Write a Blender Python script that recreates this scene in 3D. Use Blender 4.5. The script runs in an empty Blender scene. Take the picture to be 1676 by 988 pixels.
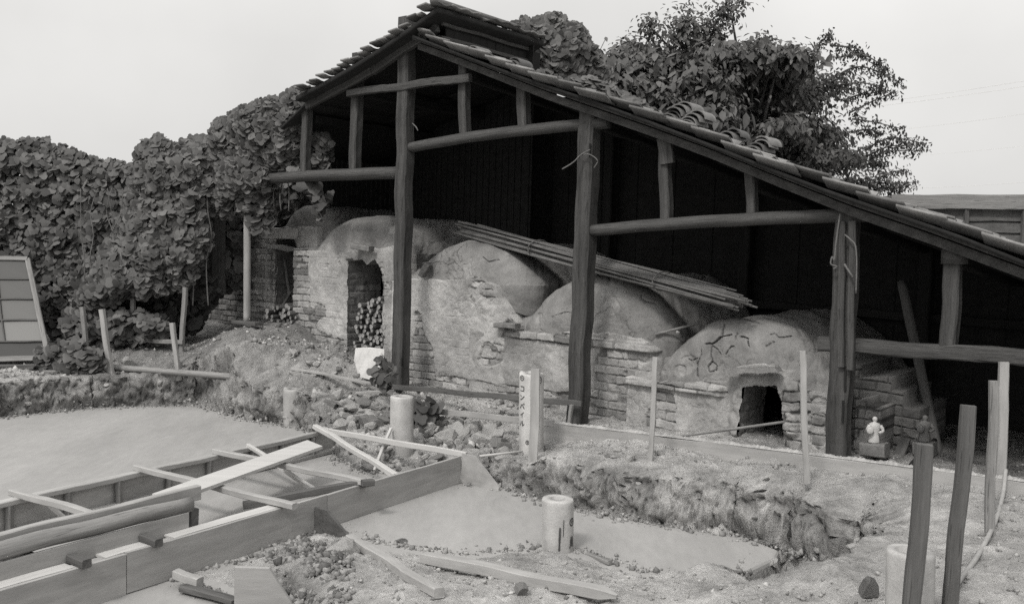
import bpy, bmesh, math, random
import numpy as np
from mathutils import Vector, Matrix
random.seed(7); rng = np.random.default_rng(7)
sc = bpy.context.scene
COL = sc.collection

# ------------------------------------------------------------------ camera
F0 = 1500.0; PW, PH = 1676, 988
CAM = Vector((0, 0, 1.55))
cd = bpy.data.cameras.new('camera'); cam = bpy.data.objects.new('camera', cd); COL.objects.link(cam)
cd.sensor_width = 36; cd.lens = 36 * F0 / PW; cd.clip_end = 1000; cd.clip_start = 0.05
RM = Matrix.Rotation(math.radians(90 - 3.6), 4, 'X') @ Matrix.Rotation(math.radians(1.7), 4, 'Z')
cam.matrix_world = Matrix.Translation(CAM) @ RM
sc.camera = cam
# ------------------------------------------------------------------ sky and sun
SUN_EL, SUN_AZ = 50, 212      # azimuth: compass from +Y, clockwise
w = bpy.data.worlds.new('World'); sc.world = w; w.use_nodes = True
nt = w.node_tree; nd = nt.nodes; nd.clear()
sky = nd.new('ShaderNodeTexSky'); sky.sky_type = 'NISHITA'; sky.sun_disc = False
sky.sun_elevation = math.radians(SUN_EL); sky.sun_rotation = math.radians(SUN_AZ)
sky.dust_density = 6; sky.air_density = 1.5; sky.altitude = 50
bw = nd.new('ShaderNodeRGBToBW'); nt.links.new(sky.outputs[0], bw.inputs[0])
ov = nd.new('ShaderNodeMix'); ov.data_type = 'RGBA'; ov.inputs[0].default_value = 0.72     # overcast veil over the clear sky
nt.links.new(bw.outputs[0], ov.inputs[6]); ov.inputs[7].default_value = (7.9, 7.82, 7.63, 1)
bg = nd.new('ShaderNodeBackground'); bg.inputs[1].default_value = 0.1
wtc = nd.new('ShaderNodeTexCoord'); wsx = nd.new('ShaderNodeSeparateXYZ'); nt.links.new(wtc.outputs['Generated'], wsx.inputs[0])
wmr = nd.new('ShaderNodeMapRange'); nt.links.new(wsx.outputs['Z'], wmr.inputs[0])
for i_, v_ in enumerate((.2, 1., .97, 1.9)): wmr.inputs[i_ + 1].default_value = v_
wno = nd.new('ShaderNodeTexNoise'); wno.inputs['Scale'].default_value = 2.2; wno.inputs['Detail'].default_value = 5; nt.links.new(wtc.outputs['Generated'], wno.inputs['Vector'])
wm2 = nd.new('ShaderNodeMapRange'); nt.links.new(wno.outputs[0], wm2.inputs[0])
for i_, v_ in enumerate((.3, .7, .86, 1.1)): wm2.inputs[i_ + 1].default_value = v_
wmu = nd.new('ShaderNodeMath'); wmu.operation = 'MULTIPLY'; nt.links.new(wmr.outputs[0], wmu.inputs[0]); nt.links.new(wm2.outputs[0], wmu.inputs[1])
wvm = nd.new('ShaderNodeVectorMath'); wvm.operation = 'SCALE'; nt.links.new(ov.outputs[2], wvm.inputs[0]); nt.links.new(wmu.outputs[0], wvm.inputs['Scale'])
nt.links.new(wvm.outputs[0], bg.inputs[0])
wo = nd.new('ShaderNodeOutputWorld'); nt.links.new(bg.outputs[0], wo.inputs[0])
sl = bpy.data.lights.new('sun', 'SUN'); sl.energy = 1.5; sl.angle = math.radians(10); sl.color = (1, .975, .94)
so = bpy.data.objects.new('sun', sl); COL.objects.link(so)
e, a = math.radians(SUN_EL), math.radians(SUN_AZ)
sdir = Vector((math.sin(a) * math.cos(e), math.cos(a) * math.cos(e), math.sin(e)))
so.rotation_euler = sdir.to_track_quat('Z', 'Y').to_euler()
sc.view_settings.view_transform = 'Standard'; sc.view_settings.look = 'None'
sc.view_settings.exposure = 0.34; sc.view_settings.gamma = 1
sc.render.engine = 'CYCLES'; sc.cycles.use_denoising = False
sc.cycles.max_bounces = 6; sc.cycles.diffuse_bounces = 4

# ------------------------------------------------------------------ coordinates: pixel of the survey photo -> world
R3 = RM.to_3x3()
def ray(px, py): return R3 @ Vector(((px - PW / 2) / F0, -(py - PH / 2) / F0, -1))
FWD = R3 @ Vector((0, 0, -1))
def P(px, py, d): return CAM + ray(px, py) * d
def G(px, py, z):
    r = ray(px, py); return CAM + r * ((z - CAM.z) / r.z)
O = Vector((-1.08, 9.4, 0)); U = Vector((.7809, -.6247, 0)); N = Vector((.6247, .7809, 0))
def W(s, t, z): return O + U * s + N * t + Vector((0, 0, z))
def FP(px, py, t=0.):
    r = ray(px, py); k = (t - (CAM - O).dot(N)) / r.dot(N); return CAM + r * k
def SZ(px, py, t=0.):
    p = FP(px, py, t); return ((p - O).dot(U), p.z)
def dep(p): return (p - CAM).dot(FWD)
def mpp(p): return dep(p) / F0      # metres per pixel at p

# ------------------------------------------------------------------ numpy noise
def _h(ix, iy, iz, seed):
    n = (ix * 374761393 + iy * 668265263 + iz * 2147483647 + seed * 1274126177) & 0xFFFFFFFF
    n = ((n ^ (n >> 13)) * 1274126177) & 0xFFFFFFFF
    return ((n ^ (n >> 16)) & 0xFFFF) / 65535.0
def vnoise(x, y, seed=0):
    x = np.asarray(x, float); y = np.asarray(y, float)
    ix = np.floor(x).astype(np.int64); iy = np.floor(y).astype(np.int64)
    fx = x - ix; fy = y - iy; fx = fx * fx * (3 - 2 * fx); fy = fy * fy * (3 - 2 * fy)
    a = _h(ix, iy, 0, seed); b = _h(ix + 1, iy, 0, seed); c = _h(ix, iy + 1, 0, seed); d = _h(ix + 1, iy + 1, 0, seed)
    return (a * (1 - fx) + b * fx) * (1 - fy) + (c * (1 - fx) + d * fx) * fy
def fbm(x, y, sc_=1., oc=4, seed=0, gain=.5):
    s = 0; A = 1; T = 0
    x = np.asarray(x, float); y = np.asarray(y, float)
    for i in range(oc):
        # rotate each octave so the lattice never shows
        ca, sa = math.cos(i * .9 + .4), math.sin(i * .9 + .4)
        X = (x * ca - y * sa) * sc_ * 2 ** i + 17.3 * i; Y = (x * sa + y * ca) * sc_ * 2 ** i - 9.1 * i
        s = s + A * (vnoise(X, Y, seed + i) - .5) * 2; T += A; A *= gain
    return s / T
def smooth(a, b, x):
    t = np.clip((x - a) / (b - a), 0, 1); return t * t * (3 - 2 * t)
def worley(x, y, sc_, seed=0):
    x = np.asarray(x, float) * sc_; y = np.asarray(y, float) * sc_; ix = np.floor(x).astype(np.int64); iy = np.floor(y).astype(np.int64); b = np.full(x.shape, 9.); b2 = np.full(x.shape, 9.)
    for i in (-1, 0, 1):
        for j in (-1, 0, 1):
            d = np.hypot(ix + i + _h(ix + i, iy + j, 4, seed) - x, iy + j + _h(ix + i, iy + j, 5, seed) - y)
            b2 = np.minimum(np.maximum(b, d), b2); b = np.minimum(b, d)
    return b, b2
def inpoly(x, y, poly):
    ins = np.zeros(np.shape(x), bool); n = len(poly)
    for i in range(n):
        x0, y0 = poly[i]; x1, y1 = poly[(i + 1) % n]
        if y0 == y1: continue
        c = ((y0 > y) != (y1 > y)) & (x < (x1 - x0) * (y - y0) / (y1 - y0) + x0)
        ins ^= c
    return ins
def segdist(x, y, pts, closed=False):
    d = np.full(np.shape(x), 1e9)
    for i in range(len(pts) - (0 if closed else 1)):
        x0, y0 = pts[i]; x1, y1 = pts[(i + 1) % len(pts)]
        dx, dy = x1 - x0, y1 - y0; L = dx * dx + dy * dy + 1e-12
        t = np.clip(((x - x0) * dx + (y - y0) * dy) / L, 0, 1)
        d = np.minimum(d, np.hypot(x - x0 - t * dx, y - y0 - t * dy))
    return d
def sdpoly(x, y, poly):
    d = segdist(x, y, poly, True); return np.where(inpoly(x, y, poly), -d, d)

# ------------------------------------------------------------------ materials
def mat(name, base, var=.3, scale=6., bump=.3, bscale=40., rough=.9, stretch=(1, 1, 1), tone=False, spec=.2, dist=.01, detail=8, spots=None, fine=True, transl=0, crack=0):
    m = bpy.data.materials.new(name); m.use_nodes = True
    t = m.node_tree; n = t.nodes; L = t.links
    b = n['Principled BSDF']; b.inputs['Roughness'].default_value = rough
    b.inputs['Specular IOR Level'].default_value = spec
    tc = n.new('ShaderNodeTexCoord'); mp = n.new('ShaderNodeMapping'); mp.inputs['Scale'].default_value = stretch
    L.new(tc.outputs['Object'], mp.inputs[0])
    def noise(s, det=detail, r=.6):
        x = n.new('ShaderNodeTexNoise'); x.inputs['Scale'].default_value = s; x.inputs['Detail'].default_value = det
        x.inputs['Roughness'].default_value = r; L.new(mp.outputs[0], x.inputs['Vector']); return x.outputs[0]
    def math_(op, a, b_):
        x = n.new('ShaderNodeMath'); x.operation = op
        for i, v in enumerate((a, b_)):
            if isinstance(v, (int, float)): x.inputs[i].default_value = v
            else: L.new(v, x.inputs[i])
        return x.outputs[0]
    def mr(v, a0, a1, b0, b1):
        x = n.new('ShaderNodeMapRange'); L.new(v, x.inputs[0])
        for i, q in enumerate((a0, a1, b0, b1)): x.inputs[i + 1].default_value = q
        return x.outputs[0]
    v = mr(noise(scale), .3, .7, 1 - var, 1 + var)
    if fine: v = math_('MULTIPLY', v, mr(noise(scale * 9), .3, .7, 1 - var * .55, 1 + var * .55))
    v = math_('MULTIPLY', v, base)
    if tone:
        at = n.new('ShaderNodeAttribute'); at.attribute_name = 'tone'; v = math_('MULTIPLY', v, at.outputs['Fac'])
    if spots:      # small pale or dark flecks: (scale, size, factor)
        vo = n.new('ShaderNodeTexVoronoi'); vo.inputs['Scale'].default_value = spots[0]; L.new(mp.outputs[0], vo.inputs['Vector'])
        v = math_('MULTIPLY', v, mr(vo.outputs['Distance'], spots[1] * .6, spots[1], spots[2], 1.))
    if crack:
        v = math_('MULTIPLY', v, mr(noise(crack * 2.4, 3, .5), .31, .38, .5, 1.))
    cb = n.new('ShaderNodeCombineColor')
    for i, k in enumerate((1.0, .985, .962)): L.new(math_('MULTIPLY', v, k), cb.inputs[i])
    L.new(cb.outputs[0], b.inputs['Base Color'])
    if transl:
        tr = n.new('ShaderNodeBsdfTranslucent'); mx = n.new('ShaderNodeMixShader'); mx.inputs[0].default_value = transl
        L.new(cb.outputs[0], tr.inputs[0]); L.new(b.outputs[0], mx.inputs[1]); L.new(tr.outputs[0], mx.inputs[2]); L.new(mx.outputs[0], n['Material Output'].inputs[0])
    if bump:
        bn = n.new('ShaderNodeBump'); bn.inputs['Strength'].default_value = bump; bn.inputs['Distance'].default_value = dist
        L.new(math_('ADD', noise(bscale), math_('MULTIPLY', noise(bscale * 4.3), .5)), bn.inputs['Height']); L.new(bn.outputs[0], b.inputs['Normal'])
    return m
M = {}
GR = (.06, 1, 1)      # grain along local x
M['soil'] = mat('soil', .35, .30, 4.2, 1., 55, .95, tone=True, dist=.02, spots=(85, .2, 1.3))
M['earth'] = mat('earth', .15, .35, 12, .8, 60, .95, dist=.01)
M['gravel'] = mat('gravel', .34, .35, 9, .6, 60, .9, tone=True)
M['concrete'] = mat('concrete', .285, .12, 1.3, .3, 26, .85, dist=.006, spots=(38, .09, .75), stretch=(1.6, .5, 1))
M['pile'] = mat('pile_concrete', .40, .16, 9, .4, 55, .85, dist=.006, tone=True)
M['plaster'] = mat('plaster', .285, .2, 7, .7, 60, .95, tone=True, dist=.008)
M['clay'] = mat('clay', .205, .2, 5, .6, 45, .95, tone=True, dist=.008)
M['old_wood'] = mat('old_wood', .058, .42, 14, .9, 60, .85, stretch=GR, dist=.008, crack=34)
M['soot_wood'] = mat('soot_wood', .017, .3, 14, .5, 60, .9, stretch=GR, dist=.006)
M['form_wood'] = mat('form_wood', .30, .24, 2.6, .35, 55, .8, stretch=(.2, 1, 1), dist=.004, spots=(6, .05, .7))
M['new_wood'] = mat('new_wood', .42, .1, 12, .3, 60, .75, stretch=GR, dist=.004)
M['grey_wood'] = mat('grey_wood', .2, .3, 14, .6, 60, .85, stretch=GR, dist=.005, crack=40)
M['dull_wood'] = mat('dull_wood', .09, .3, 14, .6, 60, .85, stretch=GR, dist=.005, crack=40)
M['tile'] = mat('tile', .15, .3, 8, .3, 70, .6, tone=True, spec=.35, dist=.004)
M['leaf'] = mat('leaf', .1, .25, 5, .0, 40, .6, tone=True, spec=.2, fine=False, transl=.25)
M['leaf_far'] = mat('tree_leaf', .1, .3, 4, .0, 40, .6, tone=True, spec=.2, fine=False, transl=.2)
M['stem'] = mat('stem', .12, .3, 20, .4, 60, .9)
M['bark'] = mat('bark', .1, .35, 12, .8, 50, .95)
M['stone'] = mat('stone', .30, .25, 14, .6, 60, .95, dist=.008)
M['brickstone'] = mat('loose_brick', .15, .3, 14, .6, 60, .95, dist=.006)
M['log_end'] = mat('cut_wood', .26, .3, 25, .3, 90, .85)
M['bamboo'] = mat('bamboo', .12, .3, 10, .2, 60, .6, stretch=(.1, 1, 1))
M['white'] = mat('glazed_clay', .5, .08, 30, .2, 90, .5, spec=.4)
M['paint'] = mat('black_paint', .07, .3, 60, .1, 90, .8)
M['wire'] = mat('wire', .55, .1, 10, 0, 10, .6)
M['straw'] = mat('straw', .12, .2, 20, .1, 60, .8)
gm = bpy.data.materials.new('grey_glass'); gm.use_nodes = True
gb = gm.node_tree.nodes['Principled BSDF']; gb.inputs['Base Color'].default_value = (.09, .089, .086, 1); gb.inputs['Roughness'].default_value = .5
gb.inputs['Specular IOR Level'].default_value = .2; M['glass'] = gm
gat = gm.node_tree.nodes.new('ShaderNodeAttribute'); gat.attribute_name = 'tone'
gmx = gm.node_tree.nodes.new('ShaderNodeMix'); gmx.data_type = 'RGBA'; gmx.blend_type = 'MULTIPLY'; gmx.inputs[0].default_value = 1
gmx.inputs[6].default_value = (.09, .089, .086, 1); gm.node_tree.links.new(gat.outputs['Color'], gmx.inputs[7]); gm.node_tree.links.new(gmx.outputs[2], gb.inputs['Base Color'])

# ------------------------------------------------------------------ builders
def link(o, parent=None):
    COL.objects.link(o)
    if parent is not None: o.parent = parent
    return o
def wl(o):
    v = Vector((0, 0, 0))
    while o is not None: v = v + o.location; o = o.parent
    return v
def tag(o, label=None, cat=None, group=None, kind=None):
    if label: o['label'] = label
    if cat: o['category'] = cat
    if group: o['group'] = group
    if kind: o['kind'] = kind
    return o
def thing(name, loc, label, cat, group=None):
    o = bpy.data.objects.new(name, None); o.empty_display_size = .1; o.location = Vector(loc); COL.objects.link(o)
    return tag(o, label, cat, group)
def mesh(name, V, Fc, m, parent=None, loc=None, smooth_=False, tone=None):
    """V in world coordinates; the object's origin is loc (world)"""
    V = np.asarray(V, float).reshape(-1, 3)
    L = np.array(loc if loc is not None else (wl(parent) if parent is not None else (V[:, 0].mean(), V[:, 1].mean(), V[:, 2].min())), float)
    me = bpy.data.meshes.new(name)
    if isinstance(Fc, np.ndarray):
        nv = len(V); nf, k = Fc.shape
        me.vertices.add(nv); me.vertices.foreach_set('co', (V - L).astype(np.float32).ravel())
        me.loops.add(nf * k); me.loops.foreach_set('vertex_index', Fc.astype(np.int32).ravel())
        me.polygons.add(nf); me.polygons.foreach_set('loop_start', np.arange(nf, dtype=np.int32) * k)
        me.update(calc_edges=True)
    else:
        me.from_pydata([tuple(v) for v in V - L], [], Fc); me.update()
    if smooth_: me.polygons.foreach_set('use_smooth', np.ones(len(me.polygons), bool))
    if tone is not None:
        at = me.attributes.new('tone', 'FLOAT', 'POINT'); at.data.foreach_set('value', np.asarray(tone, np.float32).ravel())
    me.materials.append(m)
    o = bpy.data.objects.new(name, me); link(o, parent)
    o.location = Vector(L) - (wl(parent) if parent is not None else Vector((0, 0, 0)))
    return o
def gridfaces(nu, nv, mask=None):
    i = np.arange(nu * nv).reshape(nu, nv)
    q = np.stack([i[:-1, :-1], i[1:, :-1], i[1:, 1:], i[:-1, 1:]], -1)
    if mask is not None: q = q[mask]
    return q.reshape(-1, 4)
def local(name, V, Fc, m, mw, parent=None, smooth_=False, tone=None):
    me = bpy.data.meshes.new(name); me.from_pydata([tuple(v) for v in V], [], Fc); me.update()
    if smooth_: me.polygons.foreach_set('use_smooth', np.ones(len(me.polygons), bool))
    if tone is not None:
        at = me.attributes.new('tone', 'FLOAT', 'POINT'); at.data.foreach_set('value', np.asarray(tone, np.float32).ravel())
    me.materials.append(m); o = bpy.data.objects.new(name, me); link(o, parent)
    o.matrix_local = (Matrix.Translation(-wl(parent)) @ mw) if parent is not None else mw
    return o
def frame(p0, p1, up):
    X = (p1 - p0).normalized(); Y = Vector(up).cross(X)
    if Y.length < 1e-4: Y = Vector((0, 1, 0)).cross(X)
    Y.normalize(); Z = X.cross(Y)
    m = Matrix((X, Y, Z)).transposed().to_4x4(); m.translation = p0; return m
def timber_data(L, w, h, rough=.004, bend=0., taper=0., seg=None, point=0., bev=.12):
    n = seg or max(3, int(L / .09)); V = []; Fc = []
    b = min(w, h) * bev; hw, hh = w / 2, h / 2
    prof = [(-hw + b, -hh), (hw - b, -hh), (hw, -hh + b), (hw, hh - b), (hw - b, hh), (-hw + b, hh), (-hw, hh - b), (-hw, -hh + b)]
    sd = random.random() * 100
    for i in range(n + 1):
        f = i / n; k = 1 - taper * f
        if point and f > 1 - point: k *= max(.25, (1 - f) / point)
        off = bend * math.sin(math.pi * f) + rough * math.sin(sd + i * .7) ; offy = rough * math.sin(sd * 2 + i * .9)
        for (y, z) in prof:
            V.append((L * f + (random.uniform(-1, 1) * rough if 0 < i < n else random.uniform(-.4, .4) * rough), y * k + offy + random.uniform(-.5, .5) * rough, z * k + off + random.uniform(-.5, .5) * rough))
    for i in range(n):
        for j in range(8):
            a = i * 8 + j; b2 = i * 8 + (j + 1) % 8; Fc.append((a, a + 8, b2 + 8, b2))
    Fc.append(tuple(range(8))); Fc.append(tuple(n * 8 + j for j in reversed(range(8))))
    return V, Fc
def timber(name, p0, p1, w, h, m, parent=None, up=(0, 0, 1), **k):
    V, Fc = timber_data((p1 - p0).length, w, h, **k)
    return local(name, V, Fc, m, frame(p0, p1, up), parent)
def log_data(L, r, rough=.06, bend=0., taper=0., ns=14, seg=None):
    n = seg or max(4, int(L / .08)); V = []; Fc = []; sd = random.random() * 99
    for i in range(n + 1):
        f = i / n; k = r * (1 - taper * f)
        for j in range(ns):
            a = j / ns * 2 * math.pi
            q = k * (1 + rough * (math.sin(3 * a + sd + i * .35) * .5 + math.sin(i * .9 + sd * 3 + a) * .5))
            V.append((L * f, math.cos(a) * q, math.sin(a) * q + bend * math.sin(math.pi * f)))
    for i in range(n):
        for j in range(ns):
            a = i * ns + j; b = i * ns + (j + 1) % ns; Fc.append((a, a + ns, b + ns, b))
    Fc.append(tuple(range(ns))); Fc.append(tuple(n * ns + j for j in reversed(range(ns))))
    return V, Fc
def log(name, p0, p1, r, m, parent=None, up=(0, 0, 1), **k):
    V, Fc = log_data((p1 - p0).length, r, **k)
    return local(name, V, Fc, m, frame(p0, p1, up), parent, smooth_=True)
def tube(name, pts, r, m, parent=None, loc=None, ns=6, r1=None):
    pts = [Vector(p) for p in pts]; V = []; Fc = []
    for i, p in enumerate(pts):
        d = (pts[min(i + 1, len(pts) - 1)] - pts[max(i - 1, 0)]).normalized()
        a = d.cross(Vector((.13, .21, .97))); a.normalize(); b = d.cross(a)
        k = r if r1 is None else r + (r1 - r) * i / (len(pts) - 1)
        for j in range(ns):
            q = j / ns * 2 * math.pi; V.append(p + a * math.cos(q) * k + b * math.sin(q) * k)
    for i in range(len(pts) - 1):
        for j in range(ns):
            A = i * ns + j; B = i * ns + (j + 1) % ns; Fc.append((A, B, B + ns, A + ns))
    Fc.append(tuple(reversed(range(ns)))); Fc.append(tuple((len(pts) - 1) * ns + j for j in range(ns)))
    return mesh(name, [tuple(v) for v in V], Fc, m, parent, loc, smooth_=True)
def spline(pts, n=8):
    pts = [Vector(p) for p in pts]; out = []
    for i in range(len(pts) - 1):
        p0 = pts[max(i - 1, 0)]; p1 = pts[i]; p2 = pts[i + 1]; p3 = pts[min(i + 2, len(pts) - 1)]
        for j in range(n):
            t = j / n
            out.append(.5 * ((2 * p1) + (p2 - p0) * t + (2 * p0 - 5 * p1 + 4 * p2 - p3) * t * t + (3 * p1 - p0 - 3 * p2 + p3) * t ** 3))
    out.append(pts[-1]); return out
def prism(name, poly, z0, z1, m, parent=None, loc=None):      # vertical prism, poly = world xy
    n = len(poly); V = [(x, y, z0) for x, y in poly] + [(x, y, z1) for x, y in poly]
    Fc = [tuple(reversed(range(n))), tuple(range(n, 2 * n))] + [(i, (i + 1) % n, n + (i + 1) % n, n + i) for i in range(n)]
    return mesh(name, V, Fc, m, parent, loc)
def slab_poly(name, pts, thick, m, parent=None, loc=None):      # flat polygon of world points, thickened along its normal
    pts = [Vector(p) for p in pts]; nn = (pts[1] - pts[0]).cross(pts[2] - pts[0]).normalized() * thick; n = len(pts)
    V = [tuple(p) for p in pts] + [tuple(p + nn) for p in pts]
    Fc = [tuple(reversed(range(n))), tuple(range(n, 2 * n))] + [(i, (i + 1) % n, n + (i + 1) % n, n + i) for i in range(n)]
    return mesh(name, V, Fc, m, parent, loc)

# ================================================================== GROUND
C = -.35      # level of the blinding concrete in the pit
HF = .22      # height of the formwork
pit_px = [(-160, 705), (0, 683), (150, 668), (320, 663), (420, 690), (500, 703), (556, 752), (600, 772), (690, 780), (765, 792), (800, 790), (860, 812),
          (940, 833), (1020, 850), (1100, 862), (1200, 876), (1278, 896), (1268, 915), (1205, 944), (1050, 936), (960, 905), (890, 897), (760, 908), (640, 893),
          (575, 876), (530, 862), (440, 905), (290, 945), (330, 958), (395, 985), (425, 1015), (430, 1120), (-300, 1120)]
pit = [tuple(G(x, y, C).xy) for x, y in pit_px]
hole = [tuple(G(x, y, z).xy) for x, y, z in [(1180, 874, C), (1290, 896, C), (1360, 845, -.03), (1412, 843, 0), (1436, 858, 0), (1400, 884, -.02), (1350, 912, -.05), (1282, 936, -.14), (1205, 944, C)]]
ctl = [(0, 600, 0), (-200, 610, 0), (100, 608, .0), (200, 608, .0), (300, 618, -.02), (400, 630, -.02), (430, 535, .47), (480, 560, .36), (560, 590, .23), (640, 640, .0),
       (400, 560, .4), (330, 570, .3), (250, 565, .2), (100, 565, .17), (0, 575, .1), (560, 650, -.08), (500, 640, 0), (620, 700, -.24), (740, 722, -.23), (700, 690, -.14), (800, 735, -.16),
       (650, 755, -.3), (720, 765, -.3), (855, 755, -.14), (940, 755, -.01), (1020, 765, 0), (1100, 772, 0), (1200, 790, 0), (1300, 817, -.01), (1400, 838, .0), (1440, 860, 0), (1100, 728, .03), (950, 738, 0),
       (1300, 762, .07), (1500, 790, .11), (1600, 806, .13), (1700, 830, .13), (1676, 900, .09), (1500, 900, .04), (1400, 935, 0), (1330, 930, -.05), (1270, 944, -.12), (1200, 955, -.24),
       (1050, 945, -.31), (960, 912, -.33), (905, 905, -.27), (850, 915, -.29), (760, 915, -.31), (640, 900, -.33), (580, 888, -.3), (600, 935, -.2), (700, 975, -.17), (900, 975, -.19), (1100, 985, -.15), (1250, 985, -.08),
       (1400, 1050, .03), (1600, 1050, .06), (500, 900, -.24), (540, 925, -.2), (480, 985, -.27), (440, 955, -.28), (360, 950, -.32), (800, 1100, -.12), (560, 1050, -.2)]
cp = np.array([(*G(x, y, z).xy, z) for x, y, z in ctl] +
              [(*W(s, t, z).xy, z) for s, t, z in [(-2.5, .4, .5), (-1.5, .2, .33), (-.9, .3, .22), (-.3, .3, .03), (.5, .3, 0), (1.5, .3, 0), (2.5, .3, 0), (3.5, .3, .05), (5, .3, .05), (7, .5, .05),
                                                   (-3, 3, .5), (0, 3, .2), (3, 3, 0), (6, 3, 0), (-4, -1, .2), (9, -1, .1)]] +
              [(-9, 8, 0), (-9, 12, .1), (-5.5, 11.5, .12), (-4, 14, .3), (6, 3, .1), (2, 1, .05), (-4, 1, -.1), (8, 12, 0), (0, 18, .1)])
def soil_base(x, y):
    num = np.zeros(np.shape(x)); den = np.zeros(np.shape(x))
    for X, Y, z in cp:
        wgt = 1 / ((x - X) ** 2 + (y - Y) ** 2 + .004) ** 1.7; num += wgt * z; den += wgt
    return num / den
xs = np.concatenate([-6.2 - np.geomspace(.3, 260, 22)[::-1], np.arange(-6.2, 5.0, .0155), 5.0 + np.geomspace(.3, 260, 22)])
ys = np.concatenate([3.2 - np.geomspace(.3, 60, 14)[::-1], np.arange(3.2, 12.2, .0155), 12.2 + np.geomspace(.3, 400, 26)])
GX, GY = np.meshgrid(xs, ys, indexing='ij')
nz = fbm(GX, GY, 2.2, 3, 3)
def _hh(x, y): return smooth(-.05, .45, fbm(x, y, 1.7, 4, 201))
def ground_fn(x, y):
    H = soil_base(x, y)
    f1 = fbm(x, y, 3.0, 5, 11, .55); f2 = fbm(x, y, 16, 4, 21, .6)
    lump = np.abs(fbm(x, y, 9, 4, 31, .6))
    w1, w2 = worley(x + .02 * f2, y + .02 * f1, 15, 7); clod = np.sqrt(np.clip(1 - (w1 / .75) ** 2, 0, 1)) * _hh(x, y)
    near = smooth(400, 40, np.hypot(x, y - 8)) 
    sd = np.minimum(sdpoly(x, y, pit), sdpoly(x, y, hole))
    sdw = sd + .05 * fbm(x, y, 5, 3, 41) + .035 * fbm(x, y, 14, 3, 51)
    # rubble zone is rougher
    rub = np.exp(-(((x + 1.9) / 1.5) ** 2 + ((y - 9.1) / 1.0) ** 2)) + .8 * np.exp(-(((x + .3) / .8) ** 2 + ((y - 7.7) / .6) ** 2)) + .6 * np.exp(-(((x + 1.1) / .35) ** 2 + ((y - 4.6) / .4) ** 2))
    amp = .028 + .05 * np.clip(rub, 0, 1)
    Hs = H + near * (f1 * .03 + f2 * amp * .55 + lump * amp * 1.1 - .012 + clod * (.014 + .03 * np.clip(rub, 0, 1)))
    edge = np.clip((sdw + .01) / .2, 0, 1) ** .85 * .86 + .14 * smooth(.15, .34, sdw)
    floor = np.where((sdpoly(x, y, hole) < .08) & ~inpoly(x, y, pit), C - .14, C - .03)
    return np.where(sdw < 0, floor + .02 * np.clip(f2, -1, 1) * (floor < C - .1), floor * (1 - edge) + Hs * edge), sd, f1, f2, rub
GZ, GSD, f1, f2, rub = ground_fn(GX, GY)
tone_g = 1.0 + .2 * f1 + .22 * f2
tone_g *= np.where((GSD < .3) & (GZ < C + .3), .84 + .14 * smooth(-.1, .2, f1), 1)       # freshly cut earth of the bank, somewhat darker
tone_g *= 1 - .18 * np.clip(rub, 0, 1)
tone_g *= 1 - .42 * smooth(9.3, 10.6, GY) * smooth(.5, -1.5, GX)                        # darker towards the hedge
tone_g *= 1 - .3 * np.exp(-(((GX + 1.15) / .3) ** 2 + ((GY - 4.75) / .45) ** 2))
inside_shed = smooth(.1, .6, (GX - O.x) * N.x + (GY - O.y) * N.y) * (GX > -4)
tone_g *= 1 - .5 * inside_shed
# the cut faces of the pit are pushed in and out so that they crumble and overhang
g0, g1 = np.gradient(GSD); hx = np.gradient(GX, axis=0); hy = np.gradient(GY, axis=1); gxn, gyn = g0 / hx, g1 / hy; gl = np.hypot(gxn, gyn) + 1e-6
front = smooth(0, .1, GZ - C)       # 0 on the floor
cm = np.where(GSD < .26, .075 * GSD / .26, .075 + (GSD - .26) * (.525 / .34)); sh = np.where((GSD > 0) & (GSD < .6), GSD - cm, 0)
bank = smooth(-.02, .03, GSD) * smooth(.45, .2, GSD) * smooth(.05, .2, soil_base(GX, GY) - C)
al = GX * gyn / gl - GY * gxn / gl; sh *= smooth(.05, .2, soil_base(GX, GY) - C)
q3a = fbm(al + .35 * GZ, GZ * 1.15 - .2 * al, 5, 5, 81, .62); q3b = np.abs(fbm(al - .5 * GZ, GZ + .3 * al, 12, 4, 83, .6)); q3c = fbm(al + GZ * .6, GZ - .5 * al, 30, 3, 84)
wb1, wb2 = worley(al + .05 * q3c, GZ * 1.2 + .04 * q3a, 9, 17); wc1, wc2 = worley(al, GZ * 1.2, 24, 19)
dpl = .085 * q3a + .05 * q3b + .010 * q3c + .055 * (np.sqrt(np.clip(1 - wb1 ** 2, 0, 1)) - .7) + .022 * (np.sqrt(np.clip(1 - wc1 ** 2, 0, 1)) - .7) - .02 * smooth(.12, .0, wb2 - wb1) - .05 * smooth(C + .14, C, GZ)
mv = sh + dpl * bank
cx_, cy_ = GX - gxn / gl * mv, GY - gyn / gl * mv
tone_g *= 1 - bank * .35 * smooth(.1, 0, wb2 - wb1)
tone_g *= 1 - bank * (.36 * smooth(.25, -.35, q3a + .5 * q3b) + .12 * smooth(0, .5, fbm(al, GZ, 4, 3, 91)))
BK = np.argwhere((bank > .7) & (GZ > C + .05) & (GY > 4) & (GY < 11))
def bankpoint():
    i_, j_ = BK[rng.integers(len(BK))]; return Vector((cx_[i_, j_], cy_[i_, j_], GZ[i_, j_]))
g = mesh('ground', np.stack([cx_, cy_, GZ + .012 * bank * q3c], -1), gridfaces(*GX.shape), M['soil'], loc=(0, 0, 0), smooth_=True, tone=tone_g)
tag(g, 'trampled pale earth with cut banks around the pit', kind='structure')
ix_x, ix_y = xs, ys
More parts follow.
